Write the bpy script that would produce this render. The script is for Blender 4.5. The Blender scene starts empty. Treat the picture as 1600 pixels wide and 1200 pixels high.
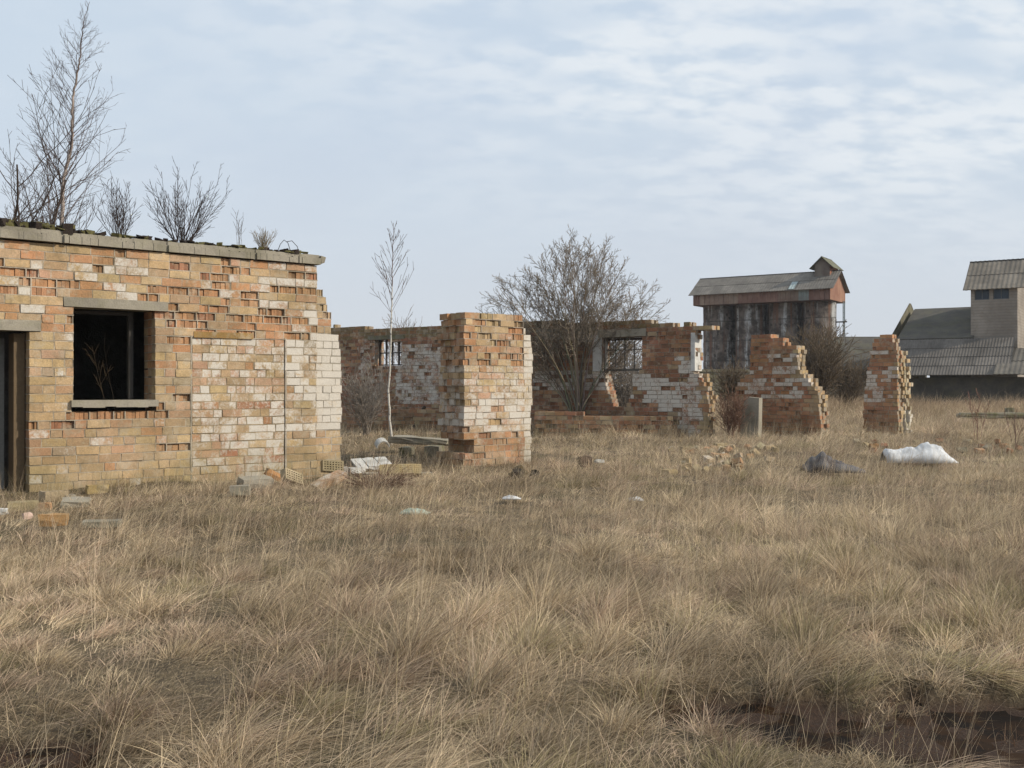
import bpy, math, random
import numpy as np
from math import radians as R
S = bpy.context.scene
# ------------------------------------------------------------------ camera, world, sun, exposure
H = 1.35
HORIZON = 605.0
cam = bpy.data.cameras.new('camera'); camo = bpy.data.objects.new('camera', cam)
S.collection.objects.link(camo); S.camera = camo
cam.sensor_width = 36; cam.lens = 36; cam.clip_start = 0.05; cam.clip_end = 3000
camo.location = (0, 0, H); camo.rotation_euler = (R(90) + math.atan((HORIZON-600)/1600), 0, 0)
S.view_settings.view_transform = 'Standard'; S.view_settings.look = 'None'
S.view_settings.exposure = 0.28; S.view_settings.gamma = 1; S.view_settings.use_curve_mapping = False
SUN_EL, SUN_AZ = R(32), R(106)
w = bpy.data.worlds.new('World'); S.world = w; w.use_nodes = True
nt = w.node_tree; nt.nodes.clear()
def N(t, k, **kw):
    n = t.nodes.new(k)
    for a, b in kw.items():
        if a.startswith('i_'):
            n.inputs[a[2:].replace('_', ' ')].default_value = b
        else: setattr(n, a, b)
    return n
def mth(t, op, a, b=None, c=None, clamp=False):
    n = t.nodes.new('ShaderNodeMath'); n.operation = op; n.use_clamp = clamp
    for i, v in enumerate((a, b, c)):
        if v is None: continue
        if hasattr(v, 'links') or hasattr(v, 'is_linked'): t.links.new(v, n.inputs[i])
        else: n.inputs[i].default_value = v
    return n.outputs[0]
def mixc(t, f, a, b, mode='MIX'):
    n = t.nodes.new('ShaderNodeMix'); n.data_type = 'RGBA'; n.blend_type = mode
    for s, v in ((n.inputs[0], f), (n.inputs[6], a), (n.inputs[7], b)):
        if hasattr(v, 'is_linked'): t.links.new(v, s)
        elif isinstance(v, (int, float)): s.default_value = v
        else: s.default_value = (*v, 1) if len(v) == 3 else v
    return n.outputs[2]
def ramp(t, f, pts):
    n = t.nodes.new('ShaderNodeMapRange'); n.interpolation_type = 'SMOOTHSTEP'
    t.links.new(f, n.inputs[0]); n.inputs[1].default_value = pts[0]; n.inputs[2].default_value = pts[1]
    n.inputs[3].default_value = pts[2] if len(pts) > 2 else 0; n.inputs[4].default_value = pts[3] if len(pts) > 2 else 1
    return n.outputs[0]
def noise(t, vec, scale, det=4, rough=.55, dist=0):
    n = t.nodes.new('ShaderNodeTexNoise'); n.inputs['Scale'].default_value = scale
    n.inputs['Detail'].default_value = det; n.inputs['Roughness'].default_value = rough
    n.inputs['Distortion'].default_value = dist
    if vec is not None: t.links.new(vec, n.inputs['Vector'])
    return n.outputs['Fac']
sky = N(nt, 'ShaderNodeTexSky', sky_type='NISHITA', sun_disc=False, sun_elevation=SUN_EL, sun_rotation=SUN_AZ,
        altitude=100, air_density=1.0, dust_density=1.5, ozone_density=1.2)
tc = N(nt, 'ShaderNodeTexCoord'); sep = N(nt, 'ShaderNodeSeparateXYZ'); nt.links.new(tc.outputs['Generated'], sep.inputs[0])
X_, Y_, Z_ = sep.outputs
zz = mth(nt, 'ADD', mth(nt, 'MAXIMUM', Z_, 0.0), 0.30)
cmb = N(nt, 'ShaderNodeCombineXYZ')
nt.links.new(mth(nt, 'DIVIDE', X_, zz), cmb.inputs[0]); nt.links.new(mth(nt, 'DIVIDE', Y_, zz), cmb.inputs[1])
mp = N(nt, 'ShaderNodeMapping'); nt.links.new(cmb.outputs[0], mp.inputs[0])
mp.inputs['Rotation'].default_value = (0, 0, R(-30)); mp.inputs['Scale'].default_value = (.62, .95, 1)
rip = noise(nt, mp.outputs[0], 19, 3, .5, 0)
big = noise(nt, cmb.outputs[0], 1.7, 3, .5, 0)
# ripples of thin cloud, thicker to the right and up, melting into a milky horizon
ripm = mth(nt, 'MULTIPLY', ramp(nt, rip, (.30, .62)), ramp(nt, noise(nt, mp.outputs[0], 4.5, 3, .5), (.28, .55)))
right = ramp(nt, mth(nt, 'ADD', mth(nt, 'MULTIPLY', X_, 1.0), mth(nt, 'MULTIPLY', Z_, 2.0)), (0.22, 0.75))
bigm = ramp(nt, big, (.34, .62))
hi = ramp(nt, Z_, (.05, .24))
cl = mth(nt, 'MULTIPLY', mth(nt, 'MULTIPLY', ripm, hi), mth(nt, 'ADD', mth(nt, 'MULTIPLY', right, .75), mth(nt, 'MULTIPLY', bigm, .16)), clamp=True)
veil = mixc(nt, ramp(nt, Z_, (0.0, .36)), (5.45, 5.8, 6.3), (4.9, 5.75, 6.8))
veil = mixc(nt, mth(nt, 'MULTIPLY', mth(nt, 'MULTIPLY', bigm, hi), .35), veil, (5.6, 6.4, 7.05))
base = mixc(nt, .93, sky.outputs[0], veil)
skyc = mixc(nt, mth(nt,'MULTIPLY',cl,.82), base, (7.1, 7.4, 7.65))
bg = N(nt, 'ShaderNodeBackground'); nt.links.new(skyc, bg.inputs[0]); bg.inputs[1].default_value = 0.10
wo = N(nt, 'ShaderNodeOutputWorld'); nt.links.new(bg.outputs[0], wo.inputs[0])
sl = bpy.data.lights.new('sun', 'SUN'); so = bpy.data.objects.new('sun', sl); S.collection.objects.link(so)
sl.energy = 3.4; sl.angle = R(1.2); sl.color = (1.0, .91, .77)
import mathutils
sv = mathutils.Vector((math.sin(SUN_AZ)*math.cos(SUN_EL), math.cos(SUN_AZ)*math.cos(SUN_EL), math.sin(SUN_EL)))
so.rotation_euler = sv.to_track_quat('Z', 'Y').to_euler(); so.location = (20, -10, 30)

# ------------------------------------------------------------------ helpers
def W(px, py, d): return np.array([(px-800)/1600*d, d, H+(HORIZON-py)/1600*d])
def gd(py): return 1600*H/(py-HORIZON)
def G(px, py): d = gd(py); return np.array([(px-800)/1600*d, d, 0.])
def tag(o, label=None, cat=None, group=None, kind=None):
    if label: o['label'] = label
    if cat: o['category'] = cat
    if group: o['group'] = group
    if kind: o['kind'] = kind
    return o
def empty(name, loc, label, cat, group=None):
    o = bpy.data.objects.new(name, None); S.collection.objects.link(o); o.location = loc
    bpy.context.view_layer.update()
    return tag(o, label, cat, group)
def link(name, me, mat, parent=None, smooth=False):
    o = bpy.data.objects.new(name, me); S.collection.objects.link(o)
    for m in (mat if isinstance(mat, (list, tuple)) else [mat]): me.materials.append(m)
    if parent is not None:
        o.parent = parent; o.matrix_parent_inverse = mathutils.Matrix.Translation(parent.location).inverted()
    if smooth: me.polygons.foreach_set('use_smooth', [True]*len(me.polygons))
    return o
def mesh(name, V, F, col=None):
    me = bpy.data.meshes.new(name); me.from_pydata([tuple(v) for v in V], [], [tuple(f) for f in F])
    if col is not None:
        a = me.color_attributes.new('Col', 'FLOAT_COLOR', 'POINT')
        a.data.foreach_set('color', np.asarray(col, dtype=np.float32).ravel())
    me.update(); return me
QB = np.array([[0,1,3,2],[4,6,7,5],[0,4,5,1],[2,3,7,6],[0,2,6,4],[1,5,7,3]])
class MB:
    """collects boxes / hulls into one mesh, a colour per box"""
    def __init__(s): s.v = []; s.f = []; s.c = []; s.n = 0
    def hexa(s, v8, col=(.5,.5,.5,0)):
        s.v.append(np.asarray(v8, float)); s.f.append(QB+s.n); s.n += 8
        s.c.append(np.tile(np.array(col, float), (8, 1)))
    def box(s, c, h, ax=None, col=(.5,.5,.5,0), jit=0, rng=None):
        c = np.asarray(c, float)
        if ax is None: ax = np.eye(3)
        sg = np.array([[i, j, k] for i in (-1, 1) for j in (-1, 1) for k in (-1, 1)], float)
        v = c + (sg*np.asarray(h)) @ ax
        if jit: v = v + rng.uniform(-jit, jit, (8, 3))
        s.hexa(v, col)
    def bx(s, a, b, col=(.5,.5,.5,0)):
        a = np.array(a, float); b = np.array(b, float); s.box((a+b)/2, np.abs(b-a)/2, col=col)
    def raw(s, V, F, col=(.5,.5,.5,0)):
        V = np.asarray(V, float); s.v.append(V)
        s.f.extend([[i+s.n for i in f] for f in F] if not isinstance(F, np.ndarray) else [F+s.n]); s.n += len(V)
        s.c.append(np.tile(np.array(col, float), (len(V), 1)))
    def build(s, name, mat, parent=None, smooth=False):
        V = np.concatenate(s.v); F = []
        for f in s.f:
            if isinstance(f, np.ndarray): F.extend(f.tolist())
            else: F.append(f)
        return link(name, mesh(name, V, F, np.concatenate(s.c)), mat, parent, smooth)

def newmat(name):
    m = bpy.data.materials.new(name); m.use_nodes = True; t = m.node_tree; t.nodes.clear()
    o = t.nodes.new('ShaderNodeOutputMaterial'); p = t.nodes.new('ShaderNodeBsdfPrincipled')
    t.links.new(p.outputs[0], o.inputs[0]); p.inputs['Roughness'].default_value = .9
    p.inputs['Specular IOR Level'].default_value = .25
    return m, t, p
def bump(t, p, h, st=.5, dist=.01):
    b = t.nodes.new('ShaderNodeBump'); b.inputs['Strength'].default_value = st; b.inputs['Distance'].default_value = dist
    t.links.new(h, b.inputs['Height']); t.links.new(b.outputs[0], p.inputs['Normal'])
def pos(t): return t.nodes.new('ShaderNodeNewGeometry').outputs['Position']
def objc(t): return t.nodes.new('ShaderNodeTexCoord').outputs['Object']
def stretch(t, v, sc):
    m = t.nodes.new('ShaderNodeMapping'); m.inputs['Scale'].default_value = sc; t.links.new(v, m.inputs[0]); return m.outputs[0]

def brick_material():
    m, t, p = newmat('brick_masonry'); v = pos(t)
    a = t.nodes.new('ShaderNodeAttribute'); a.attribute_name = 'Col'
    n1 = noise(t, v, 9, 5, .65); n2 = noise(t, v, 55, 4, .7); n3 = noise(t, v, 2.2, 3)
    c = mixc(t, 1, a.outputs['Color'], mixc(t, n2, (.42,.42,.42), (1.5,1.5,1.5)), 'MULTIPLY')
    n4 = noise(t, v, 5.5, 6, .75)
    c = mixc(t, mth(t, 'MULTIPLY', ramp(t, n1, (.45,.72)), .6), c, (.23,.18,.11))
    c = mixc(t, mth(t, 'MULTIPLY', ramp(t, n4, (.5,.64)), .55), c, (.40,.35,.27))
    c = mixc(t, mth(t, 'MULTIPLY', ramp(t, noise(t, v, 130, 3, .6), (.62,.72)), .55), c, (.09,.06,.04))
    c = mixc(t, 1, c, mixc(t, ramp(t, noise(t, v, 1.6, 4, .6), (.3,.7)), (.80,.77,.70), (1.15,1.12,1.1)), 'MULTIPLY')
    ws = mth(t, 'ADD', mth(t, 'MULTIPLY', noise(t, v, 4.2, 6, .75, .4), .65), mth(t, 'MULTIPLY', noise(t, v, 32, 4, .7), .35))
    thr = mth(t, 'SUBTRACT', 1.0, a.outputs['Alpha'])
    wf = mth(t, 'MULTIPLY', mth(t, 'SUBTRACT', mth(t, 'ADD', ws, mth(t, 'MULTIPLY', n3, .3)), mth(t, 'ADD', mth(t,'MULTIPLY',thr,.75), .25)), 7.0, clamp=True)
    c = mixc(t, wf, c, mixc(t, n2, (.40,.36,.31), (.66,.62,.55)))
    # damp, greenish foot of the walls and moss
    sp = t.nodes.new('ShaderNodeSeparateXYZ'); t.links.new(v, sp.inputs[0])
    low = mth(t, 'MULTIPLY', ramp(t, mth(t, 'ADD', sp.outputs[2], mth(t, 'MULTIPLY', n1, .7)), (1.15, .35)), ramp(t, n3, (.3,.62)))
    c = mixc(t, mth(t, 'MULTIPLY', low, .45), c, (.17,.145,.07))
    t.links.new(c, p.inputs['Base Color'])
    bump(t, p, mth(t, 'ADD', mth(t,'MULTIPLY', n2, .6), n1), .7, .012)
    return m
def concrete_material(name, c1, c2, sc=6, moss=0.):
    m, t, p = newmat(name); v = pos(t)
    n1 = noise(t, v, sc, 6, .7); n2 = noise(t, v, sc*9, 4, .7); n3 = noise(t, v, sc*.35, 3)
    c = mixc(t, ramp(t, n1, (.3,.7)), c1, c2)
    c = mixc(t, mth(t,'MULTIPLY', ramp(t, n3, (.45,.7)), .5), c, tuple(x*.55 for x in c1))
    if moss: c = mixc(t, mth(t,'MULTIPLY', ramp(t, mth(t,'ADD',n1,mth(t,'MULTIPLY',n3,.4)), (.62,.85)), moss), c, (.10,.095,.03))
    c = mixc(t, 1, c, mixc(t, n2, (.7,.7,.7), (1.25,1.25,1.25)), 'MULTIPLY')
    t.links.new(c, p.inputs['Base Color']); bump(t, p, mth(t,'ADD',n2,n1), .6, .012); return m
def attr_material(name, sc=30, amp=.35, rough=.85, bmp=.3, bd=.004):
    m, t, p = newmat(name); v = objc(t)
    a = t.nodes.new('ShaderNodeAttribute'); a.attribute_name = 'Col'
    n = noise(t, v, sc, 5, .65)
    t.links.new(mixc(t, 1, a.outputs['Color'], mixc(t, n, (1-amp,)*3, (1+amp,)*3), 'MULTIPLY'), p.inputs['Base Color'])
    p.inputs['Roughness'].default_value = rough
    if bmp: bump(t, p, n, bmp, bd)
    return m
BRICK = brick_material()
CONC = concrete_material('weathered_concrete', (.25,.225,.18), (.36,.325,.265), 5, .3)
CONC_DARK = concrete_material('mossy_concrete', (.15,.135,.10), (.27,.245,.19), 5, .8)
CONC_PALE = concrete_material('pale_slab', (.50,.49,.46), (.66,.65,.62), 9, .2)
STONE = attr_material('rubble_stone', 18, .4, .92, .6, .01)

class Plane:
    """vertical wall plane: front face through P0 running along dirv; u along, w backwards, z up"""
    def __init__(s, P0, dirv):
        s.P = np.array(P0, float)[:2]; d = np.array(dirv, float)[:2]; s.d = d/np.linalg.norm(d)
        b = np.array([-s.d[1], s.d[0]])
        if b @ s.P < 0: b = -b
        s.b = b
    def pt(s, u, w, z): q = s.P+s.d*u+s.b*w; return np.array([q[0], q[1], z])
    def uz(s, px, py):
        k = (px-800)/1600; P, d = s.P, s.d
        u = (k*P[1]-P[0])/(d[0]-k*d[1]); dep = P[1]+d[1]*u
        return u, H+(HORIZON-py)/1600*dep
    def px(s, u, z, w=0):
        q = s.pt(u, w, z); return 800+1600*q[0]/q[1], HORIZON-(z-H)/q[1]*1600
    def ax(s): return np.array([[s.d[0], s.d[1], 0], [s.b[0], s.b[1], 0], [0, 0, 1]])
    def box(s, mb, u0, u1, w0, w1, z0, z1, col=(.5,.5,.5,0), jit=0, rng=None):
        mb.box(s.pt((u0+u1)/2, (w0+w1)/2, (z0+z1)/2), (abs(u1-u0)/2, abs(w1-w0)/2, abs(z1-z0)/2), s.ax(), col, jit, rng)
def scan(poly, z):
    xs = []
    for (a, b), (c, d) in zip(poly, poly[1:]+poly[:1]):
        if (b > z) != (d > z): xs.append(a+(z-b)/(d-b)*(c-a))
    xs.sort(); return [(xs[i], xs[i+1]) for i in range(0, len(xs)-1, 2)]
def subtract(iv, hs):
    for h0, h1 in hs:
        out = []
        for a, b in iv:
            if h1 <= a or h0 >= b: out.append((a, b)); continue
            if h0 > a: out.append((a, h0))
            if h1 < b: out.append((h1, b))
        iv = out
    return iv
COURSE, BL, JT = .1135, .295, .013
def brick_wall(pl, poly, holes, t, colfn, rng, rag=.05, leaves=None, zmin=-.1, course=COURSE, mortar=(.43,.38,.31), mb=None, w_off=0, bl=BL, backrag=.1, und=((.44,.33,.205),(.40,.235,.14)), tone=.27):
    mb = mb or MB(); L = leaves or max(1, round(t/.145)); lt = t/L
    z1 = max(p[1] for p in poly); k = 0
    z = zmin
    while z < z1:
        zc = z+course/2
        iv0 = scan(poly, zc); hh = [i for h in holes for i in scan(h, zc)]
        hard = [x for h in hh for x in h]
        for lf in range(L):
            w0 = w_off+lf*lt; w1 = w0+lt
            for a, b in subtract(iv0, hh):
                ra = rag if lf == 0 else rag+backrag*.6
                if min([abs(a-x) for x in hard]+[9]) > .01: a += rng.uniform(-ra, ra)*(1 if lf == 0 else 1)
                if min([abs(b-x) for x in hard]+[9]) > .01: b += rng.uniform(-ra, ra)
                if b-a < .06: continue
                u = a; first = True
                off = (k % 2)*.5
                while u < b-.02:
                    l = bl*rng.uniform(.94,1.05) if rng.random() > .36 else bl*.5
                    if first: l = bl*(off+.5)*rng.uniform(.75, 1.15); first = False
                    if b-(u+l) < .09: l = b-u
                    e = u+l
                    px, py = pl.px((u+e)/2, zc, w0)
                    col, sp = colfn(px, py, (u+e)/2, zc, rng)
                    k_ = float(vnoise((u+e)/2, zc*1.3, 1.1, 31))*.6+float(vnoise((u+e)/2, zc*1.5, 3.1, 32))*.4
                    k_ = min(max((k_-.3)*2.5, 0), 1)
                    col = tuple(col[q]*(1-tone)+(und[0][q]*(1-k_)+und[1][q]*k_)*tone for q in range(3))+(col[3],)
                    if lf > 0: sp = False
                    pro = rng.normal(0, .003)
                    bw1 = w1-.002
                    if lf == 0 and sp:
                        ns = rng.integers(4, 8) if l > .2 else 3
                        d0 = rng.uniform(.008, .03); q = u+JT/2; ww = (l-JT)/ns
                        pl.box(mb, u+JT/2, e-JT/2, w0+.042, bw1, z+JT/2, z+course-JT/2, (col[0]*.5, col[1]*.5, col[2]*.5, 0))
                        for i in range(ns):
                            f = rng.uniform(.7, 1.15); dd = d0+rng.uniform(-.006, .012)
                            tp = rng.uniform(0, .02) if rng.random() < .3 else 0
                            if rng.random() < .12: dd += .015
                            pl.box(mb, q, q+ww-rng.uniform(.001, .005), w0+dd, w0+.05, z+JT/2+tp*.3, z+course-JT/2-tp, (col[0]*f, col[1]*f, col[2]*f, col[3]*.3))
                            q += ww
                    else:
                        pl.box(mb, u+JT/2, e-JT/2, w0+pro, bw1, z+JT/2, z+course-JT/2, col, .005, rng)
                    mo = rng.uniform(.8, 1.1); mc = (mortar[0]*mo, mortar[1]*mo, mortar[2]*mo, col[3]*.5)
                    bed = rng.uniform(.001, .009)
                    if lf == 0:
                        pl.box(mb, u, e, w0+bed, w1, z-JT/2, z+JT/2-.001, mc)
                        pl.box(mb, e-JT/2, e+JT/2 if e < b-.01 else e-.012, w0+rng.uniform(.001,.008), w1, z+JT/2, z+course-JT/2, mc)
                    elif rng.random() < .9:
                        pl.box(mb, u, e-.006, w0+.004, w1-.012, z-JT/2, z+JT/2-.001, mc)
                        pl.box(mb, e-JT/2, e+JT/2 if e < b-.01 else e-.012, w0+.004, w1-.012, z+JT/2, z+course-JT/2, mc)
                    u = e
        z += course; k += 1
    return mb
def pick(rng, tab):
    r = rng.random()*sum(t[0] for t in tab)
    for t in tab:
        r -= t[0]
        if r <= 0: break
    f = rng.uniform(.87, 1.12); c = t[1]
    return (c[0]*f*rng.uniform(.96,1.04), c[1]*f, c[2]*f*rng.uniform(.92,1.08))
YEL, TAN, ORG, RED, PINK, GRY, WHT, DKR = (.45,.345,.20), (.38,.285,.18), (.41,.215,.11), (.31,.135,.08), (.43,.275,.185), (.32,.28,.205), (.50,.45,.37), (.19,.09,.055)

# ------------------------------------------------------------------ noise fields in numpy (ground and grass)
def vnoise(x, y, s, seed=0):
    x = np.asarray(x)*s; y = np.asarray(y)*s; xi = np.floor(x).astype(np.int64); yi = np.floor(y).astype(np.int64)
    fx = x-xi; fy = y-yi; fx = fx*fx*(3-2*fx); fy = fy*fy*(3-2*fy)
    def h(a, b):
        n = (a*374761393+b*668265263+seed*974634777) & 0x7fffffff
        n = ((n ^ (n >> 13))*1274126177) & 0x7fffffff
        return ((n ^ (n >> 16)) & 0xffff)/65535.
    return (h(xi,yi)*(1-fx)+h(xi+1,yi)*fx)*(1-fy)+(h(xi,yi+1)*(1-fx)+h(xi+1,yi+1)*fx)*fy
def hash2(a, b, seed):
    n = (a*374761393+b*668265263+seed*974634777) & 0x7fffffff
    n = ((n ^ (n >> 13))*1274126177) & 0x7fffffff
    return ((n ^ (n >> 16)) & 0xffff)/65535.
def blob(x, y, cx, cy, rx, ry):
    d = ((x-cx)/rx)**2+((y-cy)/ry)**2
    return 1-d
def wet(x, y):
    n = (vnoise(x, y, 3.1, 5)-.5)*1.0+(vnoise(x, y, 9., 6)-.5)*.9+(vnoise(x, y, 23., 7)-.5)*.8
    m = np.maximum.reduce([blob(x, y, 1.02, 4.26, .55, .26), blob(x, y, 2.0, 4.10, .66, .42), blob(x, y, 1.2, 3.95, .35, .12),
                           blob(x, y, -1.80, 3.82, .26, .16), blob(x, y, -1.40, 3.58, .2, .10)])
    return m+n
def gz(x, y):
    x = np.asarray(x, float); y = np.asarray(y, float)
    near = np.clip(1-(np.hypot(x, y)-30)/30, .2, 1)
    z = ((vnoise(x, y, .35, 1)-.5)*.12+(vnoise(x, y, 1.3, 2)-.5)*.07+(vnoise(x, y, 4.5, 3)-.5)*.03)*near
    k = np.clip(wet(x, y)*1.1+.95, 0, 1); k = k*k*(3-2*k); return z*(1-k)-.045*k+(vnoise(x, y, 11, 8)-.5)*.03*k
def gp(px, py):
    p = G(px, py); p[2] = float(gz(p[0], p[1])); return p

# ------------------------------------------------------------------ ground
def build_ground():
    def axis(lo, hi, d0, d1, st, g):
        c = list(np.arange(d0, d1+1e-6, st)); s = st; x = d0
        a = []
        while x > lo: s *= g; x -= s; a.append(x)
        s = st; x = c[-1]; b = []
        while x < hi: s *= g; x += s; b.append(x)
        return np.array(a[::-1]+c+b)
    xs = axis(-900, 900, -8, 8, .07, 1.07); ys = axis(-60, 1500, 2.2, 14, .07, 1.05)
    X, Y = np.meshgrid(xs, ys); Z = gz(X, Y); n, m = X.shape
    V = np.stack([X.ravel(), Y.ravel(), Z.ravel()], 1)
    i = np.arange(n*m).reshape(n, m); F = np.stack([i[:-1,:-1].ravel(), i[:-1,1:].ravel(), i[1:,1:].ravel(), i[1:,:-1].ravel()], 1)
    me = bpy.data.meshes.new('ground'); me.from_pydata(V.tolist(), [], F.tolist()); me.update()
    mt, t, p = newmat('earth_and_litter'); v = pos(t)
    n1 = noise(t, v, 1.1, 5, .6); n2 = noise(t, v, 14, 6, .7); n3 = noise(t, stretch(t, v, (90, 30, 60)), 1, 4, .7)
    c = mixc(t, ramp(t, n2, (.35,.7)), (.055,.040,.024), (.14,.105,.06))
    c = mixc(t, mth(t,'MULTIPLY', ramp(t, n3, (.48,.62)), .7), c, (.26,.20,.125))
    c = mixc(t, mth(t,'MULTIPLY', ramp(t, n1, (.5,.72)), .6), c, (.07,.065,.025))
    ln = t.nodes.new('ShaderNodeVectorMath'); ln.operation = 'LENGTH'; t.links.new(v, ln.inputs[0])
    c = mixc(t, ramp(t, ln.outputs['Value'], (22, 60)), c, mixc(t, n1, (.20,.15,.095), (.32,.25,.16)))
    aw = t.nodes.new('ShaderNodeAttribute'); aw.attribute_name = 'Wet'; c = mixc(t, aw.outputs['Fac'], c, mixc(t, n2, (.016,.011,.008), (.07,.038,.022)))
    t.links.new(c, p.inputs['Base Color']); bump(t, p, mth(t,'ADD',n2,n3), .8, .03)
    me.color_attributes.new('Wet', 'FLOAT_COLOR', 'POINT').data.foreach_set('color', np.repeat(np.clip(wet(X, Y)*1.5+.9, 0, 1).ravel()[:, None], 4, 1).astype(np.float32).ravel())
    g = link('ground', me, mt, smooth=True); tag(g, kind='structure')
    # standing brown water in the hollows
    mt, t, p = newmat('brown_water'); v = pos(t)
    n1 = noise(t, v, 6, 5, .6); n2 = noise(t, v, 40, 3)
    t.links.new(mixc(t, ramp(t, n1, (.4,.65)), (.010,.007,.005), (.032,.017,.008)), p.inputs['Base Color'])
    p.inputs['Roughness'].default_value = .55; p.inputs['Specular IOR Level'].default_value = .03; bump(t, p, n2, .25, .004)
    for k, (x0, x1, y0, y1) in enumerate([(.4, 3.2, 3.3, 4.6), (-2.6, -1.0, 3.2, 4.3)]):
        o = link('puddle_water', mesh('puddle', [(x0,y0,-.043),(x1,y0,-.043),(x1,y1,-.043),(x0,y1,-.043)], [(0,1,2,3)]), mt)
        tag(o, kind='structure')
build_ground()

# ------------------------------------------------------------------ front building (wall A)
rng = np.random.default_rng(7)
PA = Plane((-6.10, 12.93), (3.165, 2.57))
ZT = 3.20
rA = empty('ruined_building', tuple(PA.pt(0, 0, 0)), 'roofed yellow and orange brick building at left with dark window and doorway', 'building')
def rect(u0, u1, z0, z1): return [(u0, z0), (u1, z0), (u1, z1), (u0, z1)]
win = rect(.541, 1.598, 1.18, 2.39); lin1 = rect(.41, 1.78, 2.39, 2.52); door = rect(-1.05, 0, -.3, 2.06); lin2 = rect(-1.35, .14, 2.06, 2.20)
sill = rect(.52, 1.62, 1.085, 1.18)
patch = rect(2.12, 3.53, -.3, 2.07)
def colA(px, py, u, z, r):
    edge = (u-3.5)/.6
    if z > 2.45:   # eroded upper courses
        p = .34; tab = [(.2,ORG),(.4,YEL),(.25,TAN),(.15,PINK)]
    elif z > 2.07: p = .38 if u > 1.7 else .10; tab = [(.35,ORG),(.35,YEL),(.3,TAN)]
    elif .95 < z < 1.12 and .5 < u < 1.7: return (*pick(r, [(1,ORG)]), 0), True
    else: p = .04; tab = [(.42,YEL),(.34,TAN),(.06,ORG),(.12,PINK),(.06,GRY)] if z > .5 else [(.5,YEL),(.45,TAN),(.05,ORG)]
    sp = r.random() < p and .25 < z
    if 2.22 < z < 2.4 and u > 1.8: sp = r.random() < .75
    if sp:
        return (*pick(r, [(.7,ORG),(.2,(.38,.2,.1)),(.1,RED)]), .05), True
    if u > 1.6 and .95 < z < 2.0 and r.random() < .35 and u < 2.12: tab = [(1,ORG)]
    c = pick(r, tab); wsh = .12
    if z > 2.3 and r.random() < .22: wsh = .6
    if u > 3.6 and .6 < z < 2.6: wsh = .55+r.normal(0, .10)
    elif r.random() < .05: wsh = .5
    return (*c, wsh), False
mb = brick_wall(PA, rect(-1.6, 4.06, -.1, ZT), [win, lin1, lin2, door, sill, patch], .44, colA, rng, rag=.02, backrag=.02)
# plain mortar joint strip either side of the bricked-up doorway
PA.box(mb, 2.095, 2.118, -.004, .1, -.1, 2.07, (.30,.275,.23,.3)); PA.box(mb, 3.532, 3.556, -.004, .1, -.1, 2.07, (.34,.31,.27,.5))
mb.build('front_wall', BRICK, rA)
def colP(px, py, u, z, r):
    c = pick(r, [(.3,PINK),(.3,TAN),(.15,RED),(.12,ORG),(.2,YEL)]); q = r.random()
    return (*c, .47+.06*(u-2.1)+r.normal(0, .09)), False
mb = brick_wall(PA, patch, [], .42, colP, rng, rag=0.0, backrag=0, w_off=.012, mortar=(.37,.30,.20), bl=.275)
PA.box(mb, 2.14, 3.02, -.012, .1, 2.045, 2.13, (.30,.19,.07,.1))
o = mb.build('bricked_up_doorway', BRICK, rA); tag(o, 'pinkish whitewashed brick filling of an old doorway')
# set back end pier, painted white
def colW(px, py, u, z, r):
    if z > 2.2: return (*pick(r, [(.5,TAN),(.5,ORG)]), .35), r.random() < .4
    if z < .75: return (*pick(r, [(.6,YEL),(.4,TAN)]), .4), False
    return (*pick(r, [(.6,WHT),(.4,YEL)]), .74 if z > 1.1 else .66), False
mb = brick_wall(PA, [(4.085,-.1),(4.52,-.1),(4.53,.6),(4.54,1.4),(4.5,2.2),(4.36,2.21),(4.36,2.45),(4.30,2.55),(4.28,2.75),(4.085,2.86)], [], .40, colW, rng, rag=.02, w_off=.10, mortar=(.42,.39,.34))
o = mb.build('end_pier', BRICK, rA); tag(o, 'whitewashed brick end pier')
# lintels and sill
for k, (r_, nm) in enumerate(((lin1, 'window_lintel'), (lin2, 'door_lintel'))):
    mb = MB(); PA.box(mb, r_[0][0]+.004, r_[1][0]-.004, -.018, .42, r_[0][1]+.003, r_[2][1]-.006, jit=.006, rng=rng); mb.build(nm, CONC, rA)
mb = MB()
us = np.linspace(.50, 1.63, 9); 
for a, b in zip(us[:-1], us[1:]):
    lo = 1.085+rng.uniform(-.006, .012)
    PA.box(mb, a, b, -.055+rng.uniform(-.002,.003), .30, lo, 1.18, jit=0)
mb.build('window_sill', CONC, rA)
# timber frame standing in the window, jamb inside the doorway
WOOD = attr_material('old_timber', 25, .4, .85, .4)
wf = MB()
for a, b, c, d in ((1.36,1.42,1.19,2.38), (.545,.575,1.19,2.38), (.58,1.36,2.33,2.375)):
    PA.box(wf, a, b, .34, .42, c, d, (.05,.045,.04,0))
wf.build('window_frame', WOOD, rA)
df = MB(); PA.box(df, -.14, -.01, .16, .42, -.05, 2.03, (.12,.085,.05,0)); PA.box(df, -.30, -.17, .52, .60, -.05, 1.98, (.19,.19,.18,0)); PA.box(df, -.99, -.80, .20, .42, -.05, 2.03, (.12,.085,.05,0))
df.build('door_frame', WOOD, rA)
# rooms behind: brick side and back walls
DARKB = concrete_material('dark_grey_plaster', (.085,.08,.075), (.16,.15,.14), 4)  # inner walls mottled in dark greys
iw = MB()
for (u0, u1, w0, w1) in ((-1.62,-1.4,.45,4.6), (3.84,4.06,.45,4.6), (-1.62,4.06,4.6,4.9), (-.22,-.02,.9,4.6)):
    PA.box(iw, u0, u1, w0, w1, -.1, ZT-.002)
iw.build('inner_walls', DARKB, rA)
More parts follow.
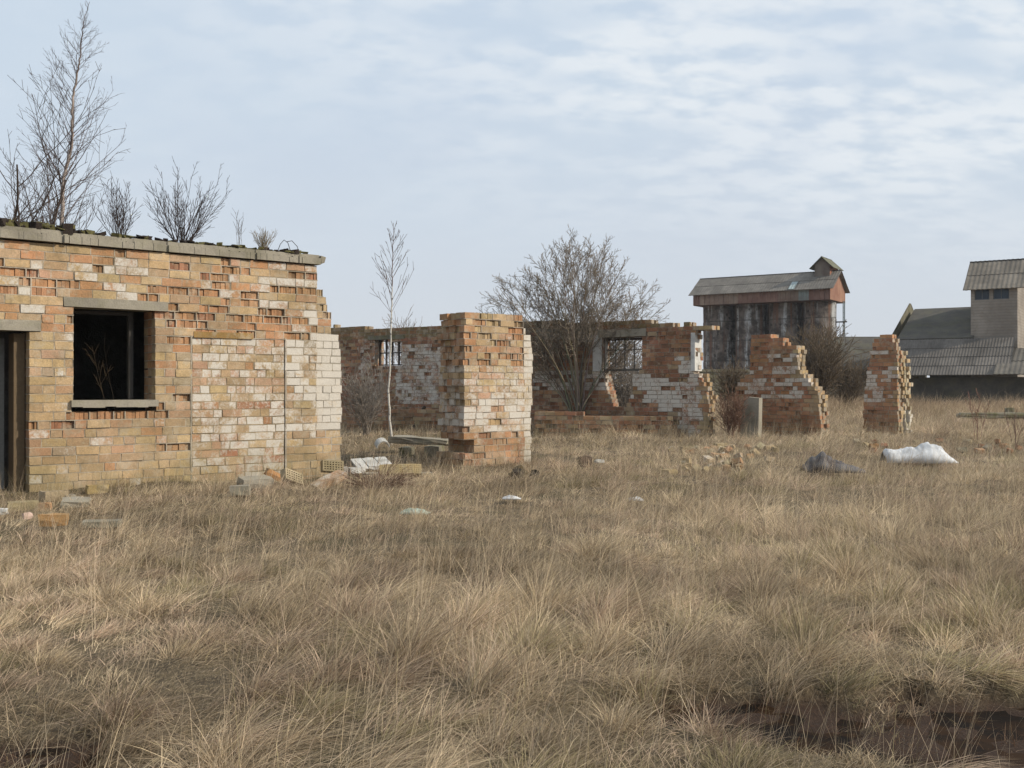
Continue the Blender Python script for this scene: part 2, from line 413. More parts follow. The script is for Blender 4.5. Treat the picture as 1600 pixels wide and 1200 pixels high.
# roof slabs
def slab(u0, u1, w0, w1, z, th, nm, nseg=14):
    m = MB(); us = np.linspace(u0, u1, nseg+1)
    for i in range(nseg):
        a = rng.uniform(-.006, .006)+(.03 if rng.random() < .03 else 0); b = rng.uniform(-.004, .004)-(.015 if rng.random() < .08 else 0)
        PA.box(m, us[i], us[i+1]-.0004, w0+a, w1, z+.004, z+th*.66+b, jit=0)
        PA.box(m, us[i], us[i+1]-.0004, w0+.05+a*.5, w1-.002, z+th*.66+b, z+th+b*.6, jit=0)
    return m.build(nm, CONC, rA)
slab(-1.7, .46, -.07, 5.0, ZT, .16, 'roof_slab', 40); slab(.475, 4.10, -.05, 5.0, ZT, .15, 'roof_slab', 70)
# end nose of the slab
m = MB(); PA.box(m, 4.10, 4.17, -.04, .5, ZT+.02, ZT+.13, jit=.02, rng=rng); m.build('slab_end', CONC, rA)
# moss, tar felt and soil on the roof
TAR = attr_material('roof_felt_and_soil', 12, .6, .95, 1., .03)
m = MB(); 
for i in range(900):
    u = rng.uniform(-1.6, 3.9); w_ = rng.uniform(.03, .6)
    if rng.random() < .7: u = rng.uniform(-1.6, .7)
    hgt = (.05 if u < .5 else .02)*rng.uniform(.3, 1.4)
    c = PA.pt(u, w_, ZT+.17+hgt*.4); ang = rng.uniform(0, 3); ca, sa = math.cos(ang), math.sin(ang)
    cc = (.03,.022,.018,0) if rng.random() < .5 else (.10,.09,.035,0)
    m.box(c, (rng.uniform(.02,.07), rng.uniform(.02,.06), hgt*.9), np.array([[ca,sa,.1],[-sa,ca,.05],[0,-.1,1]]), cc, .02, rng)
m.build('roof_moss', TAR, rA)

# ------------------------------------------------------------------ middle pier (B), on the line of the front wall
PB = Plane(tuple(PA.pt(6.60, 0, 0)), tuple(PA.d))
def uzl(pl, pts): return [pl.uz(*p) for p in pts]
def colB(px, py, u, z, r):
    if z > 2.25: return (*pick(r, [(.5,ORG),(.3,YEL),(.2,TAN)]), .08), r.random() < .3
    if z > 1.75: return (*pick(r, [(.45,ORG),(.3,YEL),(.25,PINK)]), .42 if u > .3 else .15), r.random() < .4
    if z > 1.25: return (*pick(r, [(.5,YEL),(.25,ORG),(.25,PINK)]), .56 if u > .3 else .12), False
    if z > .55: return (*pick(r, [(.4,PINK),(.3,YEL),(.3,TAN)]), .60+r.normal(0, .07)), r.random() < .15
    return (*pick(r, [(.4,RED),(.3,ORG),(.3,PINK)]), .42), r.random() < .2
rB = empty('ruined_brick_pier', tuple(PB.pt(.6, .3, 0)), 'tall broad orange and cream brick pier standing alone in the middle', 'brick pier')
uB0 = PB.uz(728, 605)[0]; uB1 = PB.uz(818, 605)[0]
polyB = [(uB0-.05,-.1),(uB1,-.1),(uB1+.03,.8),(uB1+.02,1.5),(uB1,2.58),(uB0+.1,2.64),(uB0-.02,2.62)]
mb = brick_wall(PB, polyB, [rect(uB0-.3, uB0+.16, .28, .52)], .74, colB, rng, rag=.02, leaves=5, backrag=.06, mortar=(.40,.34,.28))
mb.build('pier_masonry', BRICK, rB)
mb = brick_wall(PB, [(uB1+.03,-.1),(uB1+.21,-.1),(uB1+.22,.9),(uB1+.27,1.2),(uB1+.22,1.5),(uB1+.26,1.75),(uB1+.22,2.2),(uB1+.03,2.4)], [], .5, lambda px,py,u,z,r: ((*pick(r,[(.6,YEL),(.4,WHT)]), .6), False), rng, rag=.02, w_off=.05, leaves=3, mortar=(.42,.38,.32))
o = mb.build('pilaster', BRICK, rB); tag(o, 'cream whitewashed brick pilaster')
# ------------------------------------------------------------------ back wall F
PF = Plane((-4.25, 34.0), (8.975, -7.0))
def colF(px, py, u, z, r):
    if z > 3.0: return (*pick(r, [(.5,(.17,.14,.07)),(.3,(.24,.13,.06)),(.2,TAN)]), .05), False
    wsh = .08
    if 620 < px < 700 and 540 < py < 630: wsh = .58
    if 560 < px < 600 and py > 525: wsh = .5
    if 835 < px < 945: wsh = .62 if (py < 532 or 580 < py < 612) else .25
    if 985 < px < 1082:
        line = 575+(px-985)*.35
        wsh = .66 if line < py < line+48 and r.random() < .85 else .1
    if px > 1060 and py > 560 and px < 1092: wsh = .6
    if px > 1094: return (*pick(r, [(.6,YEL),(.4,ORG)]), .3), False
    return (*pick(r, [(.4,RED),(.35,DKR),(.15,ORG),(.15,TAN)]), wsh), r.random() < .12
outF = uzl(PF, [(505,514),(520,513),(522,509),(560,512),(640,511),(700,509),(760,506),(835,503),(838,500),(872,499),(874,503),(930,502),(975,498),(1010,499),(1022,503),(1049,503),(1052,511),(1066,511),(1068,506),(1094,506),(1100,510),(1112,511),(1112,517),(1086,518),(1085,582),(1095,588),(1104,605),(1108,630),(1105,690),(1105,720),(505,700)])
holeF = [uzl(PF, [(586,531),(628,532),(628,571),(586,570)]), uzl(PF, [(941,527),(1003,527),(1003,578),(987,588),(989,612),(977,636),(955,634),(947,602),(941,580)])]
rF = empty('ruined_back_wall', tuple(PF.pt(6, 0, 0)), 'long roofless dark red brick wall with two window openings behind the bare tree', 'wall')
mb = brick_wall(PF, outF, holeF, .42, colF, rng, und=((.29,.15,.095),(.22,.15,.095)), rag=.04, backrag=.1, mortar=(.30,.26,.22))
mb.build('wall_masonry', BRICK, rF)
def pbox(pl, m, px0, px1, py0, py1, w0, w1, col=(.5,.5,.5,0), jit=0):
    u0, z1 = pl.uz(px0, py0); u1, _ = pl.uz(px1, py0); _, z0 = pl.uz((px0+px1)/2, py1)
    _, z1 = pl.uz((px0+px1)/2, py0); pl.box(m, u0, u1, w0, w1, z0, z1, col, jit, rng)
# grid window in the left opening
mw = MB()
for x in (587,596.5,606,616,626.5): pbox(PF, mw, x-.9, x+.9, 531, 571, .2, .25, (.06,.05,.045,0))
for y in (532,551,570): pbox(PF, mw, 586.5, 628, y-.9, y+.9, .195, .255, (.06,.05,.045,0))
o = mw.build('window_grille', WOOD, rF)
m = MB(); pbox(PF, m, 575, 632, 524, 530.5, -.02, .4, jit=.01); m.build('window_lintel', CONC_DARK, rF)
m = MB(); pbox(PF, m, 936, 1010, 515, 526, -.03, .43, jit=.01); pbox(PF, m, 838, 935, 513, 519, -.03, .2, jit=.01); m.build('window_lintel', CONC, rF)
m = MB()
for x in (943, 1001): pbox(PF, m, x-1.2, x+1.2, 528, 578, .12, .18, (.35,.33,.30,0))
for x in (958, 972, 987): pbox(PF, m, x-.5, x+.5, 532, 578, .13, .16, (.10,.09,.08,0))
pbox(PF, m, 944, 1000, 528, 531.5, .10, .2, (.05,.04,.035,0)); pbox(PF, m, 944, 1000, 546, 547.2, .13, .16, (.10,.09,.08,0)); pbox(PF, m, 942, 1003, 576.5, 579.5, .08, .2, (.10,.09,.08,0))
m.build('window_frame', WOOD, rF)
for q_ in ((927, 940, 524, 580, -.02, .0), (1080.5, 1086.5, 520, 580, -.03, .35)):
    m = MB(); pbox(PF, m, *q_, jit=.01); o = m.build('plaster_reveal', CONC_PALE, rF)
# low wall in front of the tree
PL_ = Plane(W(838, 683, 27.7)[:2], (W(1052,683,26.9)-W(838,683,27.7))[:2])
rL = brick_wall(PL_, uzl(PL_, [(836,700),(836,642),(880,645),(940,648),(1000,650),(1050,652),(1052,700)]), [], .3, lambda px,py,u,z,r: ((*pick(r,[(.5,RED),(.3,ORG),(.3,TAN)]), .25), r.random()<.2), rng, rag=.03, mortar=(.30,.26,.22)).build('low_brick_wall', BRICK)
tag(rL, 'low reddish brick wall left of the broken opening, in front of the bare tree', 'low wall')
PL2 = Plane(W(545, 660, 31)[:2], (W(700,660,30)-W(545,660,31))[:2])
r2 = brick_wall(PL2, uzl(PL2, [(541,700),(541,634),(600,636),(690,640),(700,700)]), [], .3, lambda px,py,u,z,r: ((*pick(r,[(.6,DKR),(.3,RED),(.3,TAN)]), .2), r.random()<.2), rng, rag=.03, mortar=(.28,.25,.21)).build('low_brick_wall', BRICK)
tag(r2, 'low dark brick wall behind the slender white birch', 'low wall')
# ------------------------------------------------------------------ pier C and pier D
PC = Plane(W(1155,680,29.6)[:2], (W(1293,680,27.6)-W(1155,680,29.6))[:2])
def colC(px, py, u, z, r):
    wsh = .12
    if 572 < py < 622: wsh = .62 if r.random() < .65 else .3
    if 555 < py < 566 and px > 1200: wsh = .6
    if px > 1240 and py < 590 or px > 1262 and py < 640: return (*pick(r, [(.7,YEL),(.3,TAN)]), .35), False
    if py > 640: wsh = .3
    return (*pick(r, [(.45,(.35,.165,.095)),(.25,RED),(.3,ORG)]), wsh), r.random() < .12
polyC = uzl(PC, [(1150,720),(1153,660),(1147,612),(1158,590),(1170,585),(1172,545),(1172,521),(1199,519),(1204,526),(1222,530),(1224,537),(1245,537),(1247,580),(1258,588),(1268,600),(1279,612),(1281,660),(1281,720)])
rC = brick_wall(PC, polyC, [], .45, colC, rng, und=((.36,.19,.11),(.30,.21,.13)), rag=.035, backrag=.05, mortar=(.30,.26,.21)).build('stepped_brick_pier', BRICK)
tag(rC, 'stepped ruined wall fragment with whitewash band, in front of the round silos', 'brick pier')
PD = Plane(W(1350,670,29.5)[:2], (.766,-.643))
def colD(px, py, u, z, r):
    if px > 1398: return (*pick(r, [(.7,YEL),(.3,ORG)]), .3), False
    wsh = .6 if (545 < py < 560 or 575 < py < 630) and r.random() < .6 else .15
    return (*pick(r, [(.45,(.35,.165,.095)),(.25,RED),(.3,ORG)]), wsh), r.random() < .12
polyD = uzl(PD, [(1349,720),(1349,625),(1353,590),(1359,565),(1360,548),(1366,530),(1373,528),(1374,523),(1392,523),(1396,530),(1400,540),(1402,560),(1403,600),(1403,720)])
mb = brick_wall(PD, polyD, [], .44, colD, rng, und=((.36,.19,.11),(.30,.21,.13)), rag=.03, backrag=.05, leaves=3, mortar=(.30,.26,.21))
uD = PD.uz(1403, 605)[0]
mb = brick_wall(PD, [(uD-.26,-.1),(uD+.06,-.1),(uD+.05,1.9),(uD-.02,1.95),(uD-.04,2.35),(uD-.26,2.5)], [], .44, lambda px,py,u,z,r: ((*pick(r,[(.7,YEL),(.3,WHT)]), .75 if z < .7 else .3), False), rng, rag=.03, w_off=.46, leaves=3, mb=mb, mortar=(.36,.33,.25))
rD = mb.build('narrow_brick_pier', BRICK); tag(rD, 'narrow free standing brick pier with pale sunlit edge, rightmost of the ruins', 'brick pier')

# ------------------------------------------------------------------ trees and bushes
def tube_mesh(name, brs, mat, parent, sides=5):
    V = []; F = []; C = []; n = 0
    for pts, rad, col in brs:
        pts = np.asarray(pts, float); m = len(pts)
        k = sides if rad[0] > .02 else (4 if rad[0] > .009 else 3)
        T = np.gradient(pts, axis=0); T /= np.linalg.norm(T, axis=1)[:, None]+1e-9
        ref = np.array([1., 0, 0]) if abs(T[0][0]) < .8 else np.array([0, 1., 0])
        A = np.cross(T, ref); A /= np.linalg.norm(A, axis=1)[:, None]; B = np.cross(T, A)
        an = np.arange(k)/k*2*math.pi
        ring = pts[:, None, :]+np.asarray(rad)[:, None, None]*(A[:, None, :]*np.cos(an)[None, :, None]+B[:, None, :]*np.sin(an)[None, :, None])
        V.append(ring.reshape(-1, 3)); C.append(np.tile((*col, 0), (m*k, 1)))
        i = np.arange(m-1)[:, None]*k; j = np.arange(k)[None, :]; j2 = (j+1) % k
        F.append(np.stack([(i+j), (i+j2), (i+k+j2), (i+k+j)], -1).reshape(-1, 4)+n); n += m*k
    V = np.concatenate(V); F = np.concatenate(F)
    return link(name, mesh(name, V, F.tolist(), np.concatenate(C)), mat, parent, True)
def nrm(v): return v/(np.linalg.norm(v)+1e-9)
def grow(r, p, d, L, rad, lvl, P, out, r0=None):
    n = max(4, int(L/P['seg'])+1); pts = [np.array(p, float)]; d = nrm(np.array(d, float))
    for i in range(n-1):
        d = nrm(d+r.normal(0, P['wob'], 3)+np.array([0, 0, P['up'][min(lvl, len(P['up'])-1)]]))
        pts.append(pts[-1]+d*L/(n-1))
    rmin = P.get('rmin', .004)
    radii = np.maximum(np.linspace(rad, rad*.28, n), rmin*.8)
    col = P['col'][min(lvl, len(P['col'])-1)]; f = r.uniform(.8, 1.2)
    out.setdefault(lvl, []).append((pts, radii, tuple(c*f for c in col)))
    if lvl >= P['levels']: return
    nc = P['n'][lvl]; nc = max(1, int(nc*r.uniform(.75, 1.25)*min(1, L/P.get('Lref', .01)+.0)))
    for i in range(nc):
        t = P['t0'][lvl]+(1-P['t0'][lvl])*(i+r.random())/nc; t = min(t, .97)
        x = t*(n-1); a = int(x); q = pts[a]+(pts[min(a+1, n-1)]-pts[a])*(x-a)
        td = nrm(pts[min(a+1, n-1)]-pts[a])
        side = nrm(np.cross(td, r.normal(0, 1, 3))); ang = R(P['ang'][lvl]*r.uniform(.7, 1.3))
        cd = td*math.cos(ang)+side*math.sin(ang)
        cl = L*P['ratio'][lvl]*(1-P['fall'][lvl]*t)*r.uniform(.6, 1.2)
        if cl < .06: continue
        grow(r, q, cd, cl, max(rmin, radii[a]*P.get('rr', .55)), lvl+1, P, out)
def tree_mat(name, birch=False):
    m, t, p = newmat(name); v = objc(t)
    a = t.nodes.new('ShaderNodeAttribute'); a.attribute_name = 'Col'
    n = noise(t, stretch(t, v, (14, 14, 5) if birch else (20, 20, 6)), 1, 5, .7)
    c = mixc(t, 1, a.outputs['Color'], mixc(t, n, (.5,.5,.5), (1.45,1.45,1.45)), 'MULTIPLY')
    if birch:
        sp = t.nodes.new('ShaderNodeSeparateColor'); t.links.new(a.outputs['Color'], sp.inputs[0])
        k = noise(t, stretch(t, v, (9, 9, 22)), 1, 3, .6)
        c = mixc(t, mth(t, 'MULTIPLY', ramp(t, k, (.56,.64)), ramp(t, sp.outputs[0], (.3,.4))), c, (.03,.025,.02))
    t.links.new(c, p.inputs['Base Color']); return m
BARK = tree_mat('bark'); BIRCH = tree_mat('birch_bark', True)
DKT = (.075,.055,.045); GRT = (.155,.125,.095)
def place_tree(name, label, cat, base, out, trunk_levels, mat, group=None, sides=6, names=('trunk','crown')):
    t = empty(name, tuple(base), label, cat, group)
    tr = [b for l in out if l in trunk_levels for b in out[l]]; cr = [b for l in out if l not in trunk_levels for b in out[l]]
    tube_mesh(names[0], tr, mat, t, sides)
    if cr: tube_mesh(names[1], cr, mat, t, 4)
    return t
# tall birch behind the left building
r = np.random.default_rng(11)
def leader(out, path, d, r0, r1, col0, col1, P, nb, env, seed, t_lo=.0, up=.9):
    r = np.random.default_rng(seed)
    pts = [W(x, y, d) for x, y in path]
    pts = np.array(pts); s = np.linspace(0, len(pts)-1, len(pts)*5)
    q = np.array([pts[min(int(a), len(pts)-2)]*(1-(a-min(int(a), len(pts)-2)))+pts[min(int(a), len(pts)-2)+1]*(a-min(int(a), len(pts)-2)) for a in s])
    q[:, :2] += r.normal(0, .008, (len(q), 2)); rad = np.linspace(r0, r1, len(q))
    h = len(q)*2//3
    out.setdefault(0, []).append((q[:h+1], rad[:h+1], col0)); out[0].append((q[h:], rad[h:], col1))
    for i in range(nb):
        t = t_lo+(1-t_lo)*(i+r.random())/nb; t = min(t, .985); a = t*(len(q)-1); ia = int(a); p = q[ia]
        az = r.uniform(0, 2*math.pi); lift = up*r.uniform(.75, 1.25)
        dr = nrm(np.array([math.cos(az), math.sin(az), lift]))
        L = env(t)*r.uniform(.6, 1.15)
        grow(r, p, dr, L, max(P['rmin'], rad[ia]*.30), 1, P, out)
P1 = dict(seg=.14, wob=.05, up=(.0,.035,.02,.01), levels=3, n=(0,8,3,0), t0=(0,.15,.15,0), ang=(40,32,30,30), ratio=(.5,.42,.4,.3), fall=(0,.5,.4,0),
          rmin=.003, col=((.30,.25,.22),(.10,.075,.07),(.10,.075,.07),(.11,.08,.075)))
out = {}; dT = 21.0
leader(out, [(92,605),(94,470),(96,350),(98,290),(103,262),(112,225),(113,190),(113,150),(120,115),(125,88),(126,60),(131,32),(138,2)], dT, .048, .005, (.30,.25,.22), (.13,.10,.09), P1, 84,
       lambda t: 2.0*(1-t)**1.0+.14, 3, .10, 1.25)
place_tree('birch_tree', 'tall bare birch rising above the left end of the flat roof', 'tree', W(92,605,dT)*[1,1,0], out, (0,), BIRCH)
# bare tree cut by the left edge
P2 = dict(seg=.16, wob=.06, up=(.01,.035,.03,.02), levels=3, n=(12,7,3,0), t0=(.1,.15,.15,0), ang=(38,34,32,30), ratio=(.55,.5,.4,.3), fall=(.4,.4,.4,0), rmin=.0045, col=(DKT,)*4)
out = {}; r = np.random.default_rng(5); b = W(-26, 560, 19)*[1,1,0]
for i, (dx, L) in enumerate([(-.45,4.6),(-.2,5.0),(.0,5.3),(.12,5.2),(.17,4.6),(.20,3.9),(-.35,4.4),(.09,4.6),(.14,4.0),(.04,4.5)]):
    grow(r, b+[.05*i,0,0], (dx*.85, r.uniform(-.15,.15), 1.0), L*1.06, .05, 0, P2, out)
place_tree('bare_tree', 'bare many stemmed tree cut off by the left edge of the picture', 'tree', b, out, (0,), BARK)
# dense shrubs behind the roof
def fan_bush(name, label, cat, base, nst, L, spread, seed, P, mat, rad=.012, group=None, lean=0, flat=1.0, tl=(0,)):
    out = {}; r = np.random.default_rng(seed)
    for i in range(nst):
        a = r.uniform(0, 2*math.pi); s = spread*math.sqrt(r.random())
        d = np.array([math.cos(a)*s+lean, math.sin(a)*s*flat, 1.0])
        grow(r, base+r.uniform(-.1, .1, 3)*[1,1,0]*max(.5, L*.5), d, L*r.uniform(.65, 1.05), rad, 0, P, out)
    return place_tree(name, label, cat, base, out, tl, mat, group, 5, ('stems','twigs'))
PBs = dict(seg=.12, wob=.05, up=(.03,.05,.03), levels=2, n=(7,3,0), t0=(.3,.2,0), ang=(30,30,30), ratio=(.38,.4,.3), fall=(.5,.4,0), rmin=.0042, col=((.055,.042,.038),(.06,.045,.04),(.07,.05,.045)))
ZR = W(0, 378, 18)[2]
def on_roof(px, w_):
    q = PA.pt(0, w_, ZT+.16); k = (px-800)/1600; u = (k*q[1]-q[0])/(PA.d[0]-k*PA.d[1]); return PA.pt(u, w_, ZT+.16)
PR = {**PBs, 'seg':.07, 'rmin':.0032, 't0':(.2,.15,0), 'n':(7,3,0), 'ratio':(.42,.4,.3)}
fan_bush('bare_shrub', 'dense dark leafless shrub fanning out over the middle of the flat roof', 'shrub', on_roof(282, 1.2), 34, 1.25, 1.0, 21, {**PR,'n':(6,3,0)}, BARK, .0075)
fan_bush('bare_shrub', 'smaller leafless shrub between the tall birch and the dense dark shrub', 'shrub', on_roof(188, 1.3), 22, .95, .6, 22, PR, BARK, .006)
fan_bush('bare_shrub', 'low leafless scrub around the foot of the tall birch', 'shrub', on_roof(88, 1.5), 14, .55, 1.3, 27, {**PR,'rmin':.0028}, BARK, .004)
# slender birch inside the ruin
P5 = dict(seg=.12, wob=.03, up=(0,.022,.015), levels=2, n=(0,3,0), t0=(0,.3,0), ang=(30,28,30), ratio=(.4,.35,.3), fall=(0,.4,0), rmin=.0055, col=((.62,.58,.52),(.13,.10,.09),(.14,.11,.10)))
out = {}; d5 = 24.0
leader(out, [(613,702),(609,650),(607,610),(610,560),(611,520),(612,480),(613,450),(613,415),(614,380),(615,348)], d5, .031, .005, (.50,.47,.42), (.16,.12,.11), P5, 34,
       lambda t: 1.9*(1.0-t)**.8+.10, 9, .52, 1.5)
place_tree('young_birch', 'slender young birch with white stem standing in the gap left of the middle pier', 'tree', W(613,605,d5)*[1,1,0], out, (0,), BIRCH)
# big spreading bare tree behind the low wall
P6 = dict(seg=.2, wob=.065, up=(-.026,.022,.03,.03), levels=3, n=(17,10,5,0), t0=(.32,.12,.1,0), ang=(32,36,34,30), ratio=(.50,.48,.45,.3), fall=(.45,.4,.35,0), rmin=.0052, rr=.6,
          col=((.20,.165,.125),(.16,.13,.10),(.19,.155,.12),(.24,.20,.155)))
out = {}; r = np.random.default_rng(23); b = W(903, 605, 28.9)*[1,1,0]
NS = 34
for i in range(NS):      # stems bow out to an even dome
    th = R(-88+176*(i+r.uniform(.2,.8))/NS); dp = r.uniform(-.75, .75); q = r.uniform(.72, 1.0)*(.93+.07*math.cos(th*5))
    tip = b+np.array([math.sin(th)*2.75*q*math.cos(dp*.4), math.sin(dp)*2.2*q, 2.55+math.cos(th)*3.1*q])
    p0 = b+np.array([r.uniform(-.12,.12), r.uniform(-.12,.12), .15]); mid = p0*.5+tip*.5+np.array([-math.sin(th)*.75, 0, .1]); mid[2] = p0[2]+(tip[2]-p0[2])*(.50+.10*math.cos(th))
    tt = np.linspace(0, 1, 22)[:, None]; pts = (1-tt)**2*p0+2*tt*(1-tt)*mid+tt**2*tip; pts[3:] += np.cumsum(r.normal(0, .012, (19, 3)), 0)
    rad = np.linspace(r.uniform(.018,.030), .006, 22); out[0] = out.get(0, []); out[0].append((pts, rad, tuple(c*r.uniform(.85,1.2) for c in P6['col'][0])))
    for k in range(13):
        t = .42+.56*(k+r.random())/13; a = int(t*21); td = nrm(pts[min(a+1,21)]-pts[max(a-1,0)]); sd_ = nrm(np.cross(td, r.normal(0,1,3))); an_ = R(r.uniform(22, 46))
        grow(r, pts[a], td*math.cos(an_)+sd_*math.sin(an_), r.uniform(.7, 1.45)*(1.15-.55*t), max(P6['rmin'], rad[a]*.55), 1, P6, out)
out[0].append(([b, b+[.02,0,.25], b+[-.01,0,.5]], [.16,.13,.09], (.13,.11,.085)))
place_tree('bare_tree', 'wide spreading bare tree with many stems behind the low wall, right of the middle pier', 'tree', b, out, (0,), BARK)
# scrub elsewhere
PS = dict(seg=.15, wob=.08, up=(.02,.04,.03), levels=2, n=(9,4,0), t0=(.15,.15,0), ang=(35,34,30), ratio=(.5,.45,.3), fall=(.4,.4,0), rmin=.0075, col=((.10,.075,.05),(.12,.09,.06),(.14,.105,.07)))
fan_bush('scrub_bush', 'brownish bare thicket right of the round silos, behind the stepped pier', 'shrub', W(1275, 605, 52)*[1,1,0], 62, 4.0, .42, 31, {**PS,'rmin':.014,'seg':.3}, BARK, .025)
fan_bush('scrub_bush', 'bare brown thicket against the dark low barn, left of the narrow pier', 'shrub', W(1325, 605, 58)*[1,1,0], 34, 2.9, .6, 32, {**PS,'rmin':.015,'seg':.3}, BARK, .025)
fan_bush('scrub_bush', 'dark bare thicket seen through the gap left of the stepped pier', 'shrub', W(1150, 605, 50)*[1,1,0], 44, 2.4, .5, 33, {**PS,'rmin':.013,'seg':.3}, BARK, .02)
fan_bush('scrub_bush', 'grey bare thicket seen through the window opening of the back wall', 'shrub', W(975, 605, 46)*[1,1,0], 60, 3.0, .8, 44, {**PS,'rmin':.012,'seg':.3,'col':((.2,.175,.15),)*3}, BARK, .02)
fan_bush('scrub_bush', 'grey leafless bush inside the ruin below the barred window', 'shrub', W(572, 605, 28.5)*[1,1,0], 34, 1.75, .55, 34, {**PS,'rmin':.0065,'col':((.20,.17,.14),(.22,.19,.16),(.24,.21,.18))}, BARK, .012)
fan_bush('scrub_bush', 'small reddish bush beside the leaning concrete slab', 'shrub', W(1142, 605, 26.5)*[1,1,0], 26, 1.1, .4, 35, {**PS,'rmin':.006,'col':((.17,.10,.07),)*3}, BARK, .01)
fan_bush('scrub_bush', 'far off bare crown peeping over the back wall right of the slender birch', 'shrub', W(634, 605, 60)*[1,1,0], 16, 5.3, .12, 36, {**PS,'rmin':.012,'t0':(.6,.2,0),'seg':.3,'col':((.26,.235,.22),)*3}, BARK, .02)
fan_bush('scrub_bush', 'flattened mat of dark reddish twigs between the end pier and the middle pier', 'shrub', gp(590, 768), 90, .55, 3.2, 51, {**PBs,'up':(-.02,0,0),'col':((.14,.085,.06),)*3,'rmin':.0028,'t0':(.2,.2,0),'n':(4,2,0),'seg':.08}, BARK, .004)
fan_bush('sapling', 'thin bare sapling growing inside the dark window opening', 'sapling', PA.pt(1.22,.62,1.0), 2, 1.15, .16, 37, {**PBs,'col':((.12,.085,.05),)*3,'rmin':.003}, BARK, .006, lean=-.12)
fan_bush('sapling', 'thin reddish bare sapling in the field at right, right of the narrow pier', 'sapling', gp(1527, 690), 4, 1.25, .18, 38, {**PBs,'col':((.17,.09,.07),)*3,'rmin':.005}, BARK, .008)
fan_bush('sapling', 'short bare twiggy stem in the field near the right edge', 'sapling', gp(1585, 700), 4, .9, .25, 39, {**PBs,'col':((.15,.09,.07),)*3,'rmin':.005}, BARK, .008)
# dry weeds on the roof edge
for (px, L, n_, sp, seed, lb, wz) in ((378, .50, 6, .25, 41, 'dry seeded weed stems on the roof edge, right of the dense dark shrub', .1), (418, .36, 70, .8, 42, 'tuft of dry grass on the roof edge near its right end', .12), (20, .18, 30, .9, 43, 'low dry tuft on the mossy left end of the roof', .15)):
    u, _ = PA.uz(px, 400); PW = {**PBs, 'levels':1 if n_ > 10 else 2, 'n':(2 if n_ > 10 else 5,2,0), 'rmin':.0024, 'seg':.06, 'col':((.24,.19,.12),)*3 if n_ > 10 else ((.11,.08,.06),)*3}
    fan_bush('weed_tuft', lb, 'dry weed', PA.pt(u, wz, ZT+.15), n_, L, sp, seed, PW, BARK, .0028)
u, _ = PA.uz(436, 400)
pts = [PA.pt(u+a, .0, ZT+.16+b) for a, b in ((-.02,0),(.02,.10),(.08,.17),(.14,.13),(.17,.05),(.19,-.02))]; pts2 = [PA.pt(u+a, -.05, ZT+.1+b) for a, b in ((.10,.2),(.18,.22),(.27,.14),(.30,.02),(.30,-.10))]
tag(tube_mesh('rusty_wire', [(pts, [.006]*6, (.05,.04,.035)), (pts2, [.006]*5, (.05,.04,.035))], BARK, None), 'bent rusty reinforcing wire sticking out of the roof slab end', 'wire')

# ------------------------------------------------------------------ silos
def silo_material():
    m, t, p = newmat('stained_silo_wall'); v = objc(t)
    n1 = noise(t, stretch(t, v, (1.6, 1.6, .14)), 1, 4, .6, .3); n2 = noise(t, v, 1.3, 5, .65); n3 = noise(t, v, 9, 4)
    c = mixc(t, ramp(t, n2, (.35,.65)), (.05,.04,.034), (.16,.13,.11))
    c = mixc(t, mth(t,'MULTIPLY', mth(t,'MULTIPLY',ramp(t, n1, (.53,.64)), ramp(t, n2, (.34,.56))), .8), c, (.40,.41,.41))
    spz = t.nodes.new('ShaderNodeSeparateXYZ'); t.links.new(v, spz.inputs[0])
    seam = mth(t, 'PINGPONG', mth(t, 'MULTIPLY', spz.outputs[2], .5), .5)
    c = mixc(t, mth(t,'MULTIPLY', ramp(t, seam, (.04,.02)), .6), c, (.04,.035,.03))
    pk = noise(t, v, 1.9, 1, .4); c = mixc(t, mth(t,'MULTIPLY', ramp(t, pk, (.66,.70)), .8), c, (.025,.022,.02))
    c = mixc(t, mth(t,'MULTIPLY', ramp(t, n1, (.46,.36)), .75), c, (.13,.058,.032))
    c = mixc(t, 1, c, mixc(t, n3, (.7,.7,.7), (1.2,1.2,1.2)), 'MULTIPLY')
    t.links.new(c, p.inputs['Base Color']); return m
SILO = silo_material()
def metal_sheet(name, c1, c2, sc=.8, freq=9.):
    m, t, p = newmat(name); v = objc(t)
    a = t.nodes.new('ShaderNodeAttribute'); a.attribute_name = 'Col'
    n1 = noise(t, v, sc, 5, .65); n2 = noise(t, stretch(t, v, (3,3,.4)), 1, 4)
    c = mixc(t, ramp(t, n1, (.3,.7)), c1, c2); c = mixc(t, 1, c, mixc(t, n2, (.65,.65,.65), (1.3,1.3,1.3)), 'MULTIPLY')
    c = mixc(t, 1, c, a.outputs['Color'], 'MULTIPLY')
    t.links.new(c, p.inputs['Base Color']); return m
REDM = metal_sheet('rusty_red_cladding', (.155,.082,.066), (.225,.14,.11))
ROOFM = metal_sheet('grey_fibre_cement', (.125,.115,.102), (.19,.175,.155), .5)
